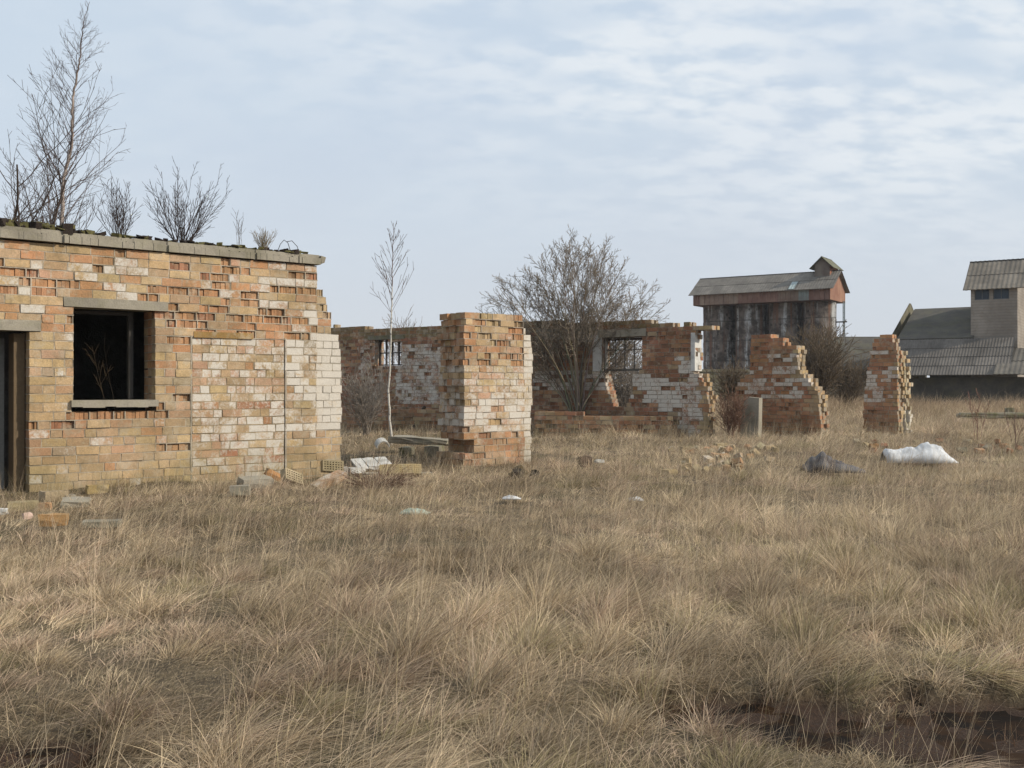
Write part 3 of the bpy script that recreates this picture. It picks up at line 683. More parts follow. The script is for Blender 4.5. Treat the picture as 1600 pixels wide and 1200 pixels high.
def corr(pl_o, e1, e2, n1, amp, per, mb, col=(1,1,1,0), rows=1, seed=0, th=.06, pan=1.1):
    """corrugated sheet: origin, edge vector along the eave, edge vector up the slope"""
    r = np.random.default_rng(seed); o = np.array(pl_o, float); e1 = np.array(e1, float); e2 = np.array(e2, float)
    L = np.linalg.norm(e1); nrmv = nrm(np.cross(e1, e2)); nrmv = nrmv if nrmv[2] > 0 else -nrmv
    k = int(L/per*4); x = np.linspace(0, 1, k+1); off = np.sin(x*L/per*2*math.pi)*amp
    for rr in range(rows):
        a0 = o+e2*rr/rows; a1 = o+e2*(rr+1)/rows*1.0+e2*.02
        lift = .03*(rows-rr)/rows
        top = a1[None]+e1[None]*x[:, None]+nrmv[None]*(off[:, None]+.0)
        bot = a0[None]+e1[None]*x[:, None]+nrmv[None]*(off[:, None]+.035)
        V = np.concatenate([bot, top, bot-nrmv*th, top-nrmv*th]); m = k+1; i = np.arange(k)
        F = np.concatenate([np.stack([i, i+1, i+1+m, i+m], 1), np.stack([i+2*m, i+3*m, i+1+3*m, i+1+2*m], 1), np.stack([i, i+2*m, i+1+2*m, i+1], 1)])
        pc = r.uniform(.84, 1.12, int(L/pan)+2); f = pc[(x*L/pan).astype(int)]
        cc = np.stack([f*col[0], f*col[1], f*col[2], f*0], 1); C = np.tile(cc, (4, 1))
        mb.v.append(V); mb.f.append(F+mb.n); mb.n += len(V); mb.c.append(C)
A = R(33); sd = np.array([math.cos(A), -math.sin(A), 0]); sb = np.array([math.sin(A), math.cos(A), 0]); ZV = np.array([0,0,1.])
corner = W(1297, 605, 96.0)*[1,1,0]; LS = 13.7; WD = 5.2
def sp(u, w_, z): return corner-sd*u+sb*w_+ZV*z           # u runs to the left, w backwards
rS = empty('grain_silo_block', tuple(sp(LS/2, WD/2, 0)), 'four round stained silos under a long red clad gallery with small roof turret', 'silo')
zE = H+157.5*96/1600; zK = H+137.5*96/1600; zRg = H+179*97/1600+.30
for i in range(4):
    u = 1.66+i*3.46; k = 40; an = np.arange(k)/k*2*math.pi; mb = MB(); zs = np.array([0, 1.9, 1.95, 3.9, 3.95, 5.9, 5.95, 7.9, 7.95, zK+.2]); 
    c0 = sp(u, WD/2-.1, 0); ra = 1.50
    rings = []
    for q, z in enumerate(zs):
        rr = ra+(.03 if q % 2 else 0); rings.append(np.stack([c0[0]+np.cos(an)*rr, c0[1]+np.sin(an)*rr, np.full(k, z)], 1))
    V = np.concatenate(rings); F = []
    for q in range(len(zs)-1):
        for j in range(k): F.append([q*k+j, q*k+(j+1) % k, (q+1)*k+(j+1) % k, (q+1)*k+j])
    mb.raw(V, F); o = mb.build('silo', SILO, rS, True)
mb = MB(); quad_prism0 = None
for i in range(3):
    a_ = sp(1.66+i*3.46+1.0, WD/2+.45, 0); b_ = sp(1.66+i*3.46+2.5, WD/2+.45, 0)
    V = [a_, b_, b_+ZV*zK, a_+ZV*zK]; V += [v+sb*.2 for v in V]; mb.raw(V, [[0,1,2,3],[7,6,5,4],[0,4,5,1],[1,5,6,2],[2,6,7,3],[3,7,4,0]])
mb.build('infill_wall', SILO, rS)
fr = .32   # gallery walls
def quad_prism(mb, P, th, col): 
    P = np.array(P); n_ = nrm(np.cross(P[1]-P[0], P[2]-P[0])); 
    V = np.concatenate([P, P-n_*th]); m = len(P)
    F = [list(range(m)), list(range(2*m-1, m-1, -1))]+[[i, i+m, (i+1) % m+m, (i+1) % m] for i in range(m)]
    mb.raw(V, F, col)
mb = MB(); r = np.random.default_rng(3); u = 0
while u < LS+.01:
    u2 = min(u+r.choice([1.0, 1.0, 2.0]), LS); f = r.uniform(.78, 1.2); g = r.random()
    col = (f, f*(1.25 if g < .35 else 1), f*(1.25 if g < .35 else 1), 0)
    if 1.75 < u < 2.6: col = (1.0, 1.9, 2.3, 0)
    for s_ in range(4):
        a = u+(u2-u)*s_/4; b = u+(u2-u)*(s_+1)/4-.03
        quad_prism(mb, [sp(b, -.02*(s_ % 2), zK), sp(a, -.02*(s_ % 2), zK), sp(a, -.02*(s_ % 2), zE), sp(b, -.02*(s_ % 2), zE)], .05, col)
    u = u2
    if u >= LS: break
mb.build('front_cladding', REDM, rS)
mb = MB()
for uu in (-.02, LS+.02):
    quad_prism(mb, [sp(uu, 0, zK), sp(uu, WD, zK), sp(uu, WD, zE), sp(uu, WD/2, zRg), sp(uu, 0, zE)] if uu < 1 else [sp(uu, 0, zE), sp(uu, WD/2, zRg), sp(uu, WD, zE), sp(uu, WD, zK), sp(uu, 0, zK)], .06, (1.25,1.15,1.0,0))
quad_prism(mb, [sp(0, WD, zK), sp(LS, WD, zK), sp(LS, WD, zE), sp(0, WD, zE)], .05, (.9,.9,.9,0))
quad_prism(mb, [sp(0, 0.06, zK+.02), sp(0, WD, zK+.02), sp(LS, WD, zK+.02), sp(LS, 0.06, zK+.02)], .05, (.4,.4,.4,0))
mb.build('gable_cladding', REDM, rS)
mb = MB(); ov = .38
sl_ = (zRg-zE)/(WD/2)
corr(sp(LS+ov, -ov, zE-ov*sl_+.04), sp(-ov, 0, 0)-sp(LS+ov, 0, 0), sp(0, WD/2+ov, zRg)-sp(0, 0, zE-ov*sl_), 0, .012, .26, mb, rows=2, seed=1)
corr(sp(LS+ov, WD+ov, zE-ov*sl_+.04), sp(-ov, 0, 0)-sp(LS+ov, 0, 0), sp(0, WD/2-ov, zRg)-sp(0, WD, zE-ov*sl_), 0, .012, .26, mb, rows=2, seed=2)
q0 = sp(3.9, -.3, zE-.2); corr(q0+ZV*.10, sp(3.3,0,0)-sp(3.9,0,0), (sp(0, WD/2+ov, zRg)-sp(0, 0, zE-ov*sl_))*.42, 0, .02, .26, mb, col=(1.8,2.3,2.6), th=.03)
mb.build('gallery_roof', ROOFM, rS)
# turret
mb = MB(); tu0, tu1, tw0, tw1 = .5, 1.95, 1.7, 4.6; zt = H+194*97/1600; zp = zt+.72
cu = (tu0+tu1)/2
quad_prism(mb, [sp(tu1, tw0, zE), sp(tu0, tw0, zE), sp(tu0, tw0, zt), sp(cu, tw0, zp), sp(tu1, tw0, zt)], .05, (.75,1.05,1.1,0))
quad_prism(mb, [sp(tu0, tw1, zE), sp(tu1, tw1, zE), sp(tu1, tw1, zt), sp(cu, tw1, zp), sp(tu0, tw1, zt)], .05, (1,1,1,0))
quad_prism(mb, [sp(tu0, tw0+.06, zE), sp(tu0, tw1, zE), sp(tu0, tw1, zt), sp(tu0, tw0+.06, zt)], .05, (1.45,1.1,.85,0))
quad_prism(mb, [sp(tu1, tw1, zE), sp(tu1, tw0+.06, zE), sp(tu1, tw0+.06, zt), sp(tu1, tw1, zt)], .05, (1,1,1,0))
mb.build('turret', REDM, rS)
mb = MB(); sl2 = (zp-zt)/(tu1-cu); e = .42
corr(sp(tu0-e, tw0-.3, zt-e*sl2+.03), sb*(tw1-tw0+.6), sp(cu, 0, zp)-sp(tu0-e, 0, zt-e*sl2), 0, .02, .26, mb, col=(.95,1.02,.82))
corr(sp(tu1+e, tw0-.3, zt-e*sl2+.03), sb*(tw1-tw0+.6), sp(cu, 0, zp)-sp(tu1+e, 0, zt-e*sl2), 0, .02, .26, mb, col=(.95,1.02,.82))
mb.build('turret_roof', ROOFM, rS)
ST = attr_material('dark_steel', 10, .4, .7, 0)
lad = []
for w_ in (2.5, 3.0): lad.append(([sp(-.55, w_, 0), sp(-.55, w_, zK*.5), sp(-.55, w_, zK)], [.05]*3, (.10,.13,.13)))
for z in np.arange(.4, zK, .45): lad.append(([sp(-.55, 2.5, z), sp(-.55, 2.75, z), sp(-.55, 3.0, z)], [.03]*3, (.10,.13,.13)))
for z in (zK-2.0, zK-4.1, zK-6): lad.append(([sp(-.9, 2.5, z), sp(-.3, 2.5, z), sp(.5, 2.5, z)], [.07]*3, (.05,.05,.05)))
tube_mesh('ladder', lad, ST, rS)

# ------------------------------------------------------------------ farm building at right
A2 = R(33); gd_ = np.array([math.cos(A2), -math.sin(A2), 0]); gb = np.array([math.sin(A2), math.cos(A2), 0])
C0 = W(1590, 605, 66.0)*[1,1,0]
def gq(u, w_, z): return C0+gd_*u+gb*w_+ZV*z       # u to the right along the front, w backwards
def gu(px, w_=0):
    o = C0+gb*w_; k = (px-800)/1600; return (k*o[1]-o[0])/(gd_[0]-k*gd_[1])
def gzz(px, py, w_=0):
    u = gu(px, w_); q = gq(u, w_, 0); return H+(HORIZON-py)/1600*q[1]
rG = empty('farm_building', tuple(gq(-4, 5, 0)), 'dark roofed farm building with brick tower and sloping corrugated lean-to at right edge', 'building')
TB = metal_sheet('grey_silicate_brick', (.20,.18,.155), (.27,.245,.21), .9)
def tower_brick():
    m, t, p = newmat('sand_lime_brick'); v = objc(t)
    mp_ = t.nodes.new('ShaderNodeMapping'); t.links.new(v, mp_.inputs[0]); 
    n1 = noise(t, v, .8, 5, .6); n2 = noise(t, v, 6, 4)
    sp_ = t.nodes.new('ShaderNodeSeparateXYZ'); t.links.new(v, sp_.inputs[0])
    ln = mth(t, 'PINGPONG', mth(t, 'MULTIPLY', sp_.outputs[2], 1/.20), .5)
    c = mixc(t, ramp(t, n1, (.3,.7)), (.19,.165,.14), (.28,.25,.215))
    c = mixc(t, mth(t, 'MULTIPLY', ramp(t, ln, (.12, .02)), .6), c, (.13,.115,.10))
    c = mixc(t, mth(t,'MULTIPLY', ramp(t, n2, (.55,.7)), .4), c, (.17,.12,.075))
    t.links.new(c, p.inputs['Base Color']); bump(t, p, ln, .4, .02); return m
TBR = tower_brick()
MOSSR = concrete_material('mossy_dark_roof', (.070,.064,.056), (.105,.097,.085), 1.2, .25)
wl = 3.2   # depth at which the tower face stands behind the lean-to eave
uL, uR = gu(1517, wl), gu(1590, wl)
zTe = gzz(1555, 447, wl); zTr = gzz(1560, 408, wl+2.5)+.0
TD = 5.2
mb = MB()
def gbox(mb, u0, u1, w0, w1, z0, z1, col=(1,1,1,0)):
    mb.box(gq((u0+u1)/2, (w0+w1)/2, (z0+z1)/2), (abs(u1-u0)/2, abs(w1-w0)/2, abs(z1-z0)/2), np.array([gd_, gb, ZV]), col)
w1u, w2u, w3u, w4u = gu(1523, wl), gu(1546, wl), gu(1552, wl), gu(1577, wl)
zw0, zw1 = gzz(1545, 468, wl), gzz(1545, 449, wl)
gbox(mb, uL, w1u, wl, wl+.4, 0, zTe); gbox(mb, w2u, w3u, wl, wl+.4, 0, zTe); gbox(mb, w4u, uR, wl, wl+.4, 0, zTe)
for a, b in ((w1u, w2u), (w3u, w4u)): gbox(mb, a, b, wl, wl+.4, 0, zw0); gbox(mb, a, b, wl, wl+.4, zw1, zTe)
gbox(mb, uL, uL+.4, wl+.4, wl+TD, 0, zTe); gbox(mb, uR-.4, uR, wl+.4, wl+TD, 0, zTe); gbox(mb, uL, uR, wl+TD, wl+TD+.3, 0, zTe)
for uu in (uL, uR-.4):
    V = [gq(uu, wl, zTe), gq(uu, wl+TD, zTe), gq(uu, wl+TD/2, zTr-.1)]; V += [v+gd_*.4 for v in V]
    mb.raw(V, [[0,1,2],[5,4,3],[0,3,4,1],[1,4,5,2],[2,5,3,0]], (1,1,1,0))
mb.build('tower_wall', TBR, rG)
mb = MB(); o_ = .35; s3 = (zTr-zTe)/(TD/2)
corr(gq(uL-.45, wl-o_, zTe-o_*s3+.05), gd_*(uR-uL+.9), gb*(TD/2+o_)+ZV*(zTr-zTe+o_*s3), 0, .014, .3, mb, rows=2, seed=4, col=(1.1,1.05,.98))
corr(gq(uL-.45, wl+TD+o_, zTe-o_*s3+.05), gd_*(uR-uL+.9), -gb*(TD/2+o_)+ZV*(zTr-zTe+o_*s3), 0, .014, .3, mb, rows=2, seed=5)
mb.build('tower_roof', ROOFM, rG)
WG, t_, p_ = newmat('dusty_window_glass'); p_.inputs['Base Color'].default_value = (.03,.045,.065,1); p_.inputs['Roughness'].default_value = .25
for a, b in ((w1u, w2u), (w3u, w4u)):
    m = MB(); c_ = (.10,.11,.12,0); md = (a+b)/2
    gbox(m, a, b, wl+.12, wl+.18, zw1-.06, zw1, c_); gbox(m, a, b, wl+.12, wl+.18, zw0, zw0+.06, c_)
    for x in (a+.03, md, b-.03): gbox(m, x-.03, x+.03, wl+.121, wl+.179, zw0+.06, zw1-.06, c_)
    f = m.build('window', WOOD, rG)
    m = MB(); gbox(m, a+.06, b-.06, wl+.145, wl+.155, zw0+.06, zw1-.06); g = m.build('pane', WG, None); g.parent = f
# main shed roof with raised gable parapet
wb = 3.2; uS = gu(1403, wb); zb = gzz(1460, 529, wb); wr = 8.8; zr = gzz(1475, 481, wr)
mb = MB(); 
quad_prism(mb, [gq(uS, wb-.4, zb), gq(uL+.2, wb-.4, zb), gq(uL+.2, wr, zr), gq(uS, wr, zr)], .15, (1,1,1,0))
quad_prism(mb, [gq(uL+4, wr, zr), gq(uL+4, 2*wr-wb, zb), gq(uS, 2*wr-wb, zb), gq(uS, wr, zr)], .15, (1,1,1,0))
mb.build('main_roof', MOSSR, rG)
mb = MB(); V = [gq(uS-.35, wb-.7, zb-.1), gq(uS-.35, wb-.7, zb+.15), gq(uS-.35, wr-.15, zr+.45), gq(uS-.35, wr+.45, zr+.45), gq(uS-.35, 2*wr-wb+.7, zb+.15), gq(uS-.35, 2*wr-wb+.7, zb-.1)]
V += [gq(uS-.35, wb-.7, 0), gq(uS-.35, 2*wr-wb+.7, 0)]; V = [V[6]]+V[:6]+[V[7]]
quad_prism(mb, [v+gd_*.4 for v in V[::-1]] if False else V, .4, (1,1,1,0)); mb.build('gable_wall', CONC_DARK, rG)
mb = MB(); gbox(mb, uS, uL+3, 2*wr-wb, 2*wr-wb+.3, 0, zb); mb.build('rear_wall', MOSSR, rG); mb = MB(); gbox(mb, uS-.2, gu(1640), .9, 1.2, 0, gzz(1500, 587)-.1); mb.build('shed_wall', MOSSR, rG)
# corrugated lean-to
zl0 = gzz(1500, 586, -.3); u0 = gu(1400, 0)-.6; u1 = gu(1560, 0)
mb = MB(); corr(gq(u0, -.35, zl0), gd_*(gu(1588, wb)-u0), gb*(wb-.35+.2)+ZV*(zb-zl0-.12), 0, .014, .19, mb, rows=4, seed=6, col=(.82,.80,.80), pan=1.1)
mb.build('lean_to_roof', ROOFM, rG)
mb = MB(); corr(gq(gu(1553, -.5), -.8, zl0+.02), gd_*9, gb*3.2+ZV*1.75, 0, .014, .3, mb, rows=2, seed=7, col=(.8,.78,.74)); mb.build('side_roof', ROOFM, rG)
# low barn behind the narrow pier, running left behind the silos
rH = empty('low_barn', tuple(W(1330, 605, 82)*[1,1,0]), 'low dark barn with long mossy roof between the silos and the farm building', 'barn')
def hb(px, py, d): return W(px, py, d)
mb = MB(); quad_prism(mb, [W(1080,580,81), W(1425,578,81), W(1425,528,85), W(1296,528,85), W(1284,560,85), W(1080,562,85)][:4]+[W(1290,560,84)], .2, (1,1,1,0)) if False else None
mb = MB(); quad_prism(mb, [W(1285,577,81), W(1425,576,81), W(1425,527.5,85), W(1285,527.5,85)], .2, (1,1,1,0)); quad_prism(mb, [W(1425,577,90), W(1285,576,90), W(1285,526,85.6), W(1425,526,85.6)], .2, (1,1,1,0)); mb.build('barn_roof', MOSSR, rH)
mb = MB(); a = W(1290,605,82); mb.bx((a[0], 82, 0), (W(1425,605,82)[0], 88, 3.0)); mb.build('barn_wall', CONC_DARK, rH)
mb = MB(); mb.bx((W(1085,605,80)[0], 80, 0), (W(1284,605,80)[0], 80.4, W(0,581,80)[2])); mb.bx((W(1082,605,80)[0], 79.9, W(0,581,80)[2]), (W(1286,605,80)[0], 80.5, W(0,577,80)[2]))
o = mb.build('yard_wall', CONC_DARK); tag(o, 'low dark concrete yard wall at the foot of the round silos', 'wall'); o['kind'] = 'thing'
for o in (rF, rL, r2): o['kind'] = 'thing'

# ------------------------------------------------------------------ rubble and litter
rr = np.random.default_rng(77)
def rot3(rz, rx=0, ry=0):
    return np.array(mathutils.Euler((rx, ry, rz)).to_matrix()).T
def put(o, loc, rz=0, rx=0, ry=0): o.location = tuple(loc); o.rotation_euler = (rx, ry, rz); return o
def chip_box(mb, c, h, col, jit, rng, ax=None, n=3):
    """a chipped block: subdivided box with its corners knocked about"""
    g = np.linspace(-1, 1, n); V = []; idx = {}
    F = []
    def vid(i, j, k):
        if (i,j,k) not in idx:
            p = np.array([g[i], g[j], g[k]]); e = (abs(p) > .99).sum()
            p = p*(1-(.06*rng.random() if e >= 2 else 0)-(.08*rng.random() if e == 3 else 0)); idx[(i,j,k)] = len(V); V.append(p*h+rng.uniform(-jit, jit, 3))
        return idx[(i,j,k)]
    m = n-1
    for a in range(m):
        for b in range(m):
            for s in (0, m):
                q = [(s,a,b),(s,a+1,b),(s,a+1,b+1),(s,a,b+1)]; q = q if s else q[::-1]; F.append([vid(*x) for x in q])
                q = [(a,s,b),(a,s,b+1),(a+1,s,b+1),(a+1,s,b)]; q = q if s else q[::-1]; F.append([vid(*x) for x in q])
                q = [(a,b,s),(a+1,b,s),(a+1,b+1,s),(a,b+1,s)]; q = q if s else q[::-1]; F.append([vid(*x) for x in q])
    V = np.array(V); V = V @ ax if ax is not None else V
    mb.raw(V+np.asarray(c), F, col)
def block(name, label, cat, px, py, size, rz, col, mat=None, rx=0, ry=0, wash=.3, dz=.0, group=None, jit=.008):
    mb = MB(); sx, sy, sz = size; chip_box(mb, (0,0,0), (sx/2, sy/2, sz/2), (*col, wash), jit, rr)
    o = mb.build(name, mat or BRICK); p = gp(px, py); put(o, p+[0,0,sz*.42+dz-.035], rz, rx, ry); return tag(o, label, cat, group)
def hollow_brick(name, label, cat, p, rz, rx=0, ry=0, col=(.36,.30,.20), group=None, size=(.29,.14,.10)):
    """perforated brick: outer shell and lattice, the holes run along z"""
    mb = MB(); sx, sy, sz = size; nx, ny = 7, 4; e = .009
    xs = np.linspace(-sx/2, sx/2, nx+1); ys = np.linspace(-sy/2, sy/2, ny+1)
    for i, x in enumerate(xs): mb.box((x, 0, 0), (e if 0 < i < nx else .012, sy/2+.006, sz/2), None, (*col, .3), .0015, rr)
    for j, y in enumerate(ys): mb.box((0, y, 0), (sx/2+.006, e if 0 < j < ny else .012, sz/2-.001), None, (*col, .3), .0015, rr)
    mb.box((0,0,0), (sx/2, sy/2, .006), None, (.05,.04,.03,0))  # dark sheet across the holes, stands in for the shade inside them
    o = mb.build(name, BRICK); put(o, p, rz, rx, ry); return tag(o, label, cat, group)
block('broken_brick', 'greyish brick block with pale end, largest in the heap near the doorway', 'brick', 84, 787, (.27,.20,.12), .75, (.34,.27,.19), wash=.3, dz=.10)
block('broken_brick', 'tan brick lying flat at the left edge below the doorway', 'brick', 36, 796, (.33,.15,.10), .5, (.30,.25,.15), wash=.2, dz=.05)
block('broken_brick', 'orange ended brick alone in the grass, lowest of the bricks below the doorway', 'brick', 84, 826, (.26,.13,.11), .3, (.40,.24,.11), wash=.3, dz=.09)
block('broken_brick', 'small orange brick piece under the largest block near the doorway', 'brick', 70, 800, (.13,.10,.08), .2, (.40,.2,.09), dz=.05)
block('broken_brick', 'brick lump at the foot of the wall, below the window', 'brick', 152, 773, (.27,.12,.11), .65, (.42,.30,.13), wash=.3, dz=.04)
block('concrete_lump', 'flat grey concrete piece beside the brick heap near the doorway', 'concrete', 119, 797, (.30,.24,.07), .3, (.3,.28,.25), CONC, rx=.15, dz=.07)
block('concrete_lump', 'small rounded concrete piece behind the flat grey one near the doorway', 'concrete', 108, 786, (.14,.12,.10), .9, (.3,.28,.25), CONC, dz=.06)
block('concrete_lump', 'thin grey slab half hidden in grass below the window', 'concrete', 160, 822, (.36,.16,.06), .2, (.3,.28,.25), CONC, dz=.07)
block('stone', 'small pale stone at the left edge below the doorway', 'stone', 3, 806, (.12,.08,.06), .2, (.5,.47,.42), CONC_PALE, dz=.08)
block('stone', 'tiny pink stone between the bricks below the doorway', 'stone', 43, 818, (.09,.05,.06), .8, (.45,.33,.27), STONE, dz=.09)
block('concrete_lump', 'grey concrete block lying at the foot of the whitewashed filling', 'concrete', 399, 768, (.42,.26,.14), .6, (.3,.28,.25), CONC, rx=.1, dz=.07)
block('concrete_lump', 'small grey lump in the grass left of the perforated brick', 'concrete', 375, 782, (.24,.18,.12), .2, (.3,.28,.25), CONC, dz=.07)
hollow_brick('perforated_brick', 'perforated brick tilted on end at the foot of the wall near its right corner', 'perforated brick', gp(456, 762)+[0,0,.15], .9, 1.1, .35)
block('broken_brick', 'orange brick leaning on the perforated brick near the right corner of the wall', 'brick', 430, 756, (.30,.13,.10), .5, (.44,.23,.10), ry=.5, dz=.12, wash=.25)
hollow_brick('perforated_brick', 'perforated brick at the base of the white end pier', 'perforated brick', gp(519, 752)+[0,0,.20], .5, 1.25, .1)
block('broken_brick', 'long pinkish broken slab of bricks sloping in front of the white end pier', 'brick', 514, 764, (.50,.20,.09), .75, (.42,.26,.17), rx=.2, ry=-.35, wash=.5, dz=.12)
block('stone', 'grey stone beside the foot of the white end pier', 'stone', 535, 742, (.16,.14,.12), .3, (.35,.32,.28), STONE, dz=.06)
# the two white slabs and the row of perforated bricks
mb = MB(); 
for k in range(3): chip_box(mb, (k*.20-.2, 0, 0), (.096, .29, .03), (.6,.6,.58,0), .006, rr)
o = mb.build('white_slab', CONC_PALE); put(o, gp(580, 735)+[0,0,.14], .35, .18, -.05); tag(o, 'whitish ribbed slab lying on rubble between the end pier and the middle pier', 'slab')
block('white_slab', 'small white slab end left of the ribbed slab', 'slab', 557, 741, (.26,.18,.08), .5, (.6,.6,.58), CONC_PALE, dz=.08)
for i, x in enumerate((604, 615, 626, 637, 648)):
    hollow_brick('perforated_brick', 'perforated yellow brick lying in the row at the left foot of the middle pier', 'perforated brick', gp(x, 750-i*.4)+[0,0,.13], .1+.05*rr.normal(), .95, .05*rr.normal(), (.40,.31,.17), 'row of perforated bricks by the middle pier', (.17,.14,.12))
block('concrete_slab', 'long thin concrete strip above the row of perforated bricks', 'slab', 620, 744, (1.1,.16,.05), .1, (.3,.28,.25), CONC, dz=.07)
# foundation edge with gap, and the broken ring
mb = MB(); chip_box(mb, (0,0,0), (.62,.30,.06), (.3,.3,.3,0), .02, rr, n=5); o = mb.build('foundation_slab', CONC); put(o, gp(657, 714)+[0,.2,.26], -.25, 0, .04); tag(o, 'thick concrete slab bridging a dark gap left of the middle pier', 'slab')
for x, s in ((636, (.2,.4,.24)), (679, (.3,.4,.24))):
    block('foundation_block', 'concrete block carrying the '+('left' if x < 650 else 'right')+' end of the thick slab beside the middle pier', 'block', x, 717, s, -.25, (.3,.28,.25), CONC_DARK, dz=.02)
an = np.linspace(.2, 3.5, 12); ring = []
for a in an: ring.append(np.array([math.cos(a)*.11, .0, math.sin(a)*.11]))
V = []; F = []
for i, c in enumerate(ring):
    n_ = nrm(c); 
    for s, q in ((-.09,0),(.09,0),(.09,.02),(-.09,.02)): V.append(c+n_*q+np.array([0, s, 0]))
for i in range(len(ring)-1):
    for j in range(4): F.append([i*4+j, i*4+(j+1) % 4, (i+1)*4+(j+1) % 4, (i+1)*4+j])
F += [[3,2,1,0], [len(V)-4, len(V)-3, len(V)-2, len(V)-1]]
o = link('broken_pipe', mesh('pipe', V, F), CONC_PALE); put(o, gp(597, 714)+[0,0,.16], .5, .35, .2); tag(o, 'pale broken concrete pipe shell at the foot of the slender white birch', 'pipe')
block('concrete_lump', 'whitish lump on the low dark wall left of the slender birch', 'concrete', 594, 668, (.28,.22,.22), .2, (.5,.5,.46), CONC_PALE, dz=.35)
block('broken_plank', 'dark charred stump of wood left of the middle pier, behind the thick slab', 'wood', 655, 676, (.10,.10,.75), .3, (.05,.04,.03), WOOD, ry=.5, dz=.2)
# leaning slab in front of the stepped pier
PX = Plane(W(1158,690,26.8)[:2], (.80,-.6))
mb = MB(); V2 = [PX.uz(1158,705), PX.uz(1184,705), PX.uz(1186,622), PX.uz(1166,620), PX.uz(1156,650)]
P3 = [PX.pt(u, 0, z) for u, z in V2]; P3b = [PX.pt(u+.0, .22, z) for u, z in V2]; V = P3+P3b; m = len(P3)
mb.raw(V, [list(range(m)), list(range(2*m-1, m-1, -1))]+[[(i+1) % m, i, i+m, (i+1) % m+m] for i in range(m)]); o = mb.build('upright_slab', CONC); tag(o, 'upright broken concrete slab standing at the left foot of the stepped pier', 'slab')
# rubble heap right of centre
for i in range(46):
    px = rr.normal(1125, 38); py = rr.uniform(702, 738); s = rr.uniform(.7, 1.0)
    c = pick(rr, [(.3,ORG),(.3,TAN),(.25,YEL),(.15,GRY)])
    block('loose_brick', 'broken brick among the rubble heap in the grass before the stepped pier', 'brick', px, py, (.28*s*rr.uniform(.5,1), .14*s, .11*s), rr.uniform(0,3), c, rx=rr.normal(0,.3), ry=rr.normal(0,.3), dz=rr.uniform(.0,.10), group='bricks of the rubble heap before the stepped pier', wash=rr.uniform(.1,.6))
block('broken_brick', 'dark brick chunk standing up in the grass in front of the tree wall', 'brick', 913, 728, (.20,.15,.17), .4, (.10,.07,.05), TAR, dz=.06, jit=.02)
block('stone', 'small white stone right of the dark brick chunk in the grass', 'stone', 936, 726, (.16,.10,.05), .4, (.5,.5,.47), CONC_PALE, dz=.08)
block('broken_brick', 'yellow brick block at the foot of the opening right of the back wall', 'brick', 1125, 702, (.28,.18,.15), .4, YEL, dz=.04, wash=.4)
block('broken_brick', 'yellow brick on the grass just left of the rubble heap', 'brick', 1046, 740, (.24,.15,.10), .8, YEL, dz=.05)
for i in range(26):
    px = rr.uniform(1330, 1600); py = rr.uniform(690, 712); c = pick(rr, [(.3,ORG),(.3,TAN),(.25,RED),(.15,GRY)])
    block('rubble_piece', 'small brick piece scattered in the grass below the narrow pier', 'brick', px, py, (.2*rr.uniform(.5,1), .12, .10), rr.uniform(0,3), c, rx=rr.normal(0,.3), dz=rr.uniform(.05,.12), group='brick pieces scattered below the narrow pier', wash=rr.uniform(.1,.5))
def dark_clod(px, py, s, label):
    bm = MB(); n = 26
    for i in range(n):
        v = rr.normal(0, 1, 3); v = v/np.linalg.norm(v)*rr.uniform(.3, 1)*s; v[2] = abs(v[2])*.8
        chip_box(bm, v, s*rr.uniform(.12,.3)*np.ones(3), (.05,.04,.03,0) if rr.random() < .7 else (.12,.09,.05,0), s*.05, rr, rot3(rr.uniform(0,3), rr.uniform(0,3)), 3)
    o = bm.build('soil_clod', TAR); put(o, gp(px, py), 0); tag(o, label, 'clod')
dark_clod(818, 748, .22, 'dark soil clod in the grass at the right foot of the middle pier')
# cloth sacks
def sheet_heap(name, label, cat, px, py, L, Wd, Ht, seed, col1, col2, prof):
    r = np.random.default_rng(seed); nu, nv = 64, 30; V = []; p0 = gp(px, py)
    for i in range(nu+1):
        for j in range(nv+1):
            s = i/nu; t = j/nv; x = (s-.5)*L; e = math.sin(math.pi*t)
            h = prof(s)*Ht*(e**.45)*(1 if L > .5 else .5+vnoise(s*6, t*5, 1, seed+3))
            fold = ((vnoise(s*9, t*3+seed, 1, seed)-.5)*.14+(vnoise(s*30, t*8, 1, seed+1)-.5)*.05)*(.7 if L > .5 else L*1.6)
            w_ = (t-.5)*Wd*(.55+.45*prof(s))
            V.append((x+fold*.25, w_, max(-.02, h+fold*e*min(1, Ht/.3))))
    F = [[i*(nv+1)+j, (i+1)*(nv+1)+j, (i+1)*(nv+1)+j+1, i*(nv+1)+j+1] for i in range(nu) for j in range(nv)]
    mt, t, p = newmat(name+'_cloth'); v = objc(t); n1 = noise(t, v, 5, 5); n2 = noise(t, v, 60, 3)
    t.links.new(mixc(t, ramp(t, n1, (.35,.65)), col1, col2), p.inputs['Base Color']); p.inputs['Roughness'].default_value = .6; bump(t, p, mth(t,'ADD',n1,n2), .5, .01)
    o = link(name, mesh(name, V, F), mt, None, True); put(o, p0+[0,0,.05], -.1)
    sm = o.modifiers.new('thickness', 'SOLIDIFY'); sm.thickness = .01
    return tag(o, label, cat)
sheet_heap('white_sack', 'crumpled white sheet or sack lying in the grass at right', 'sack', 1436, 726, 1.22, .62, .33, 3, (.40,.41,.42), (.62,.63,.64),
           lambda s: np.interp(s, [0,.04,.2,.45,.62,.8,.92,1], [.45,.72,.62,.85,1,.72,.3,.08]))
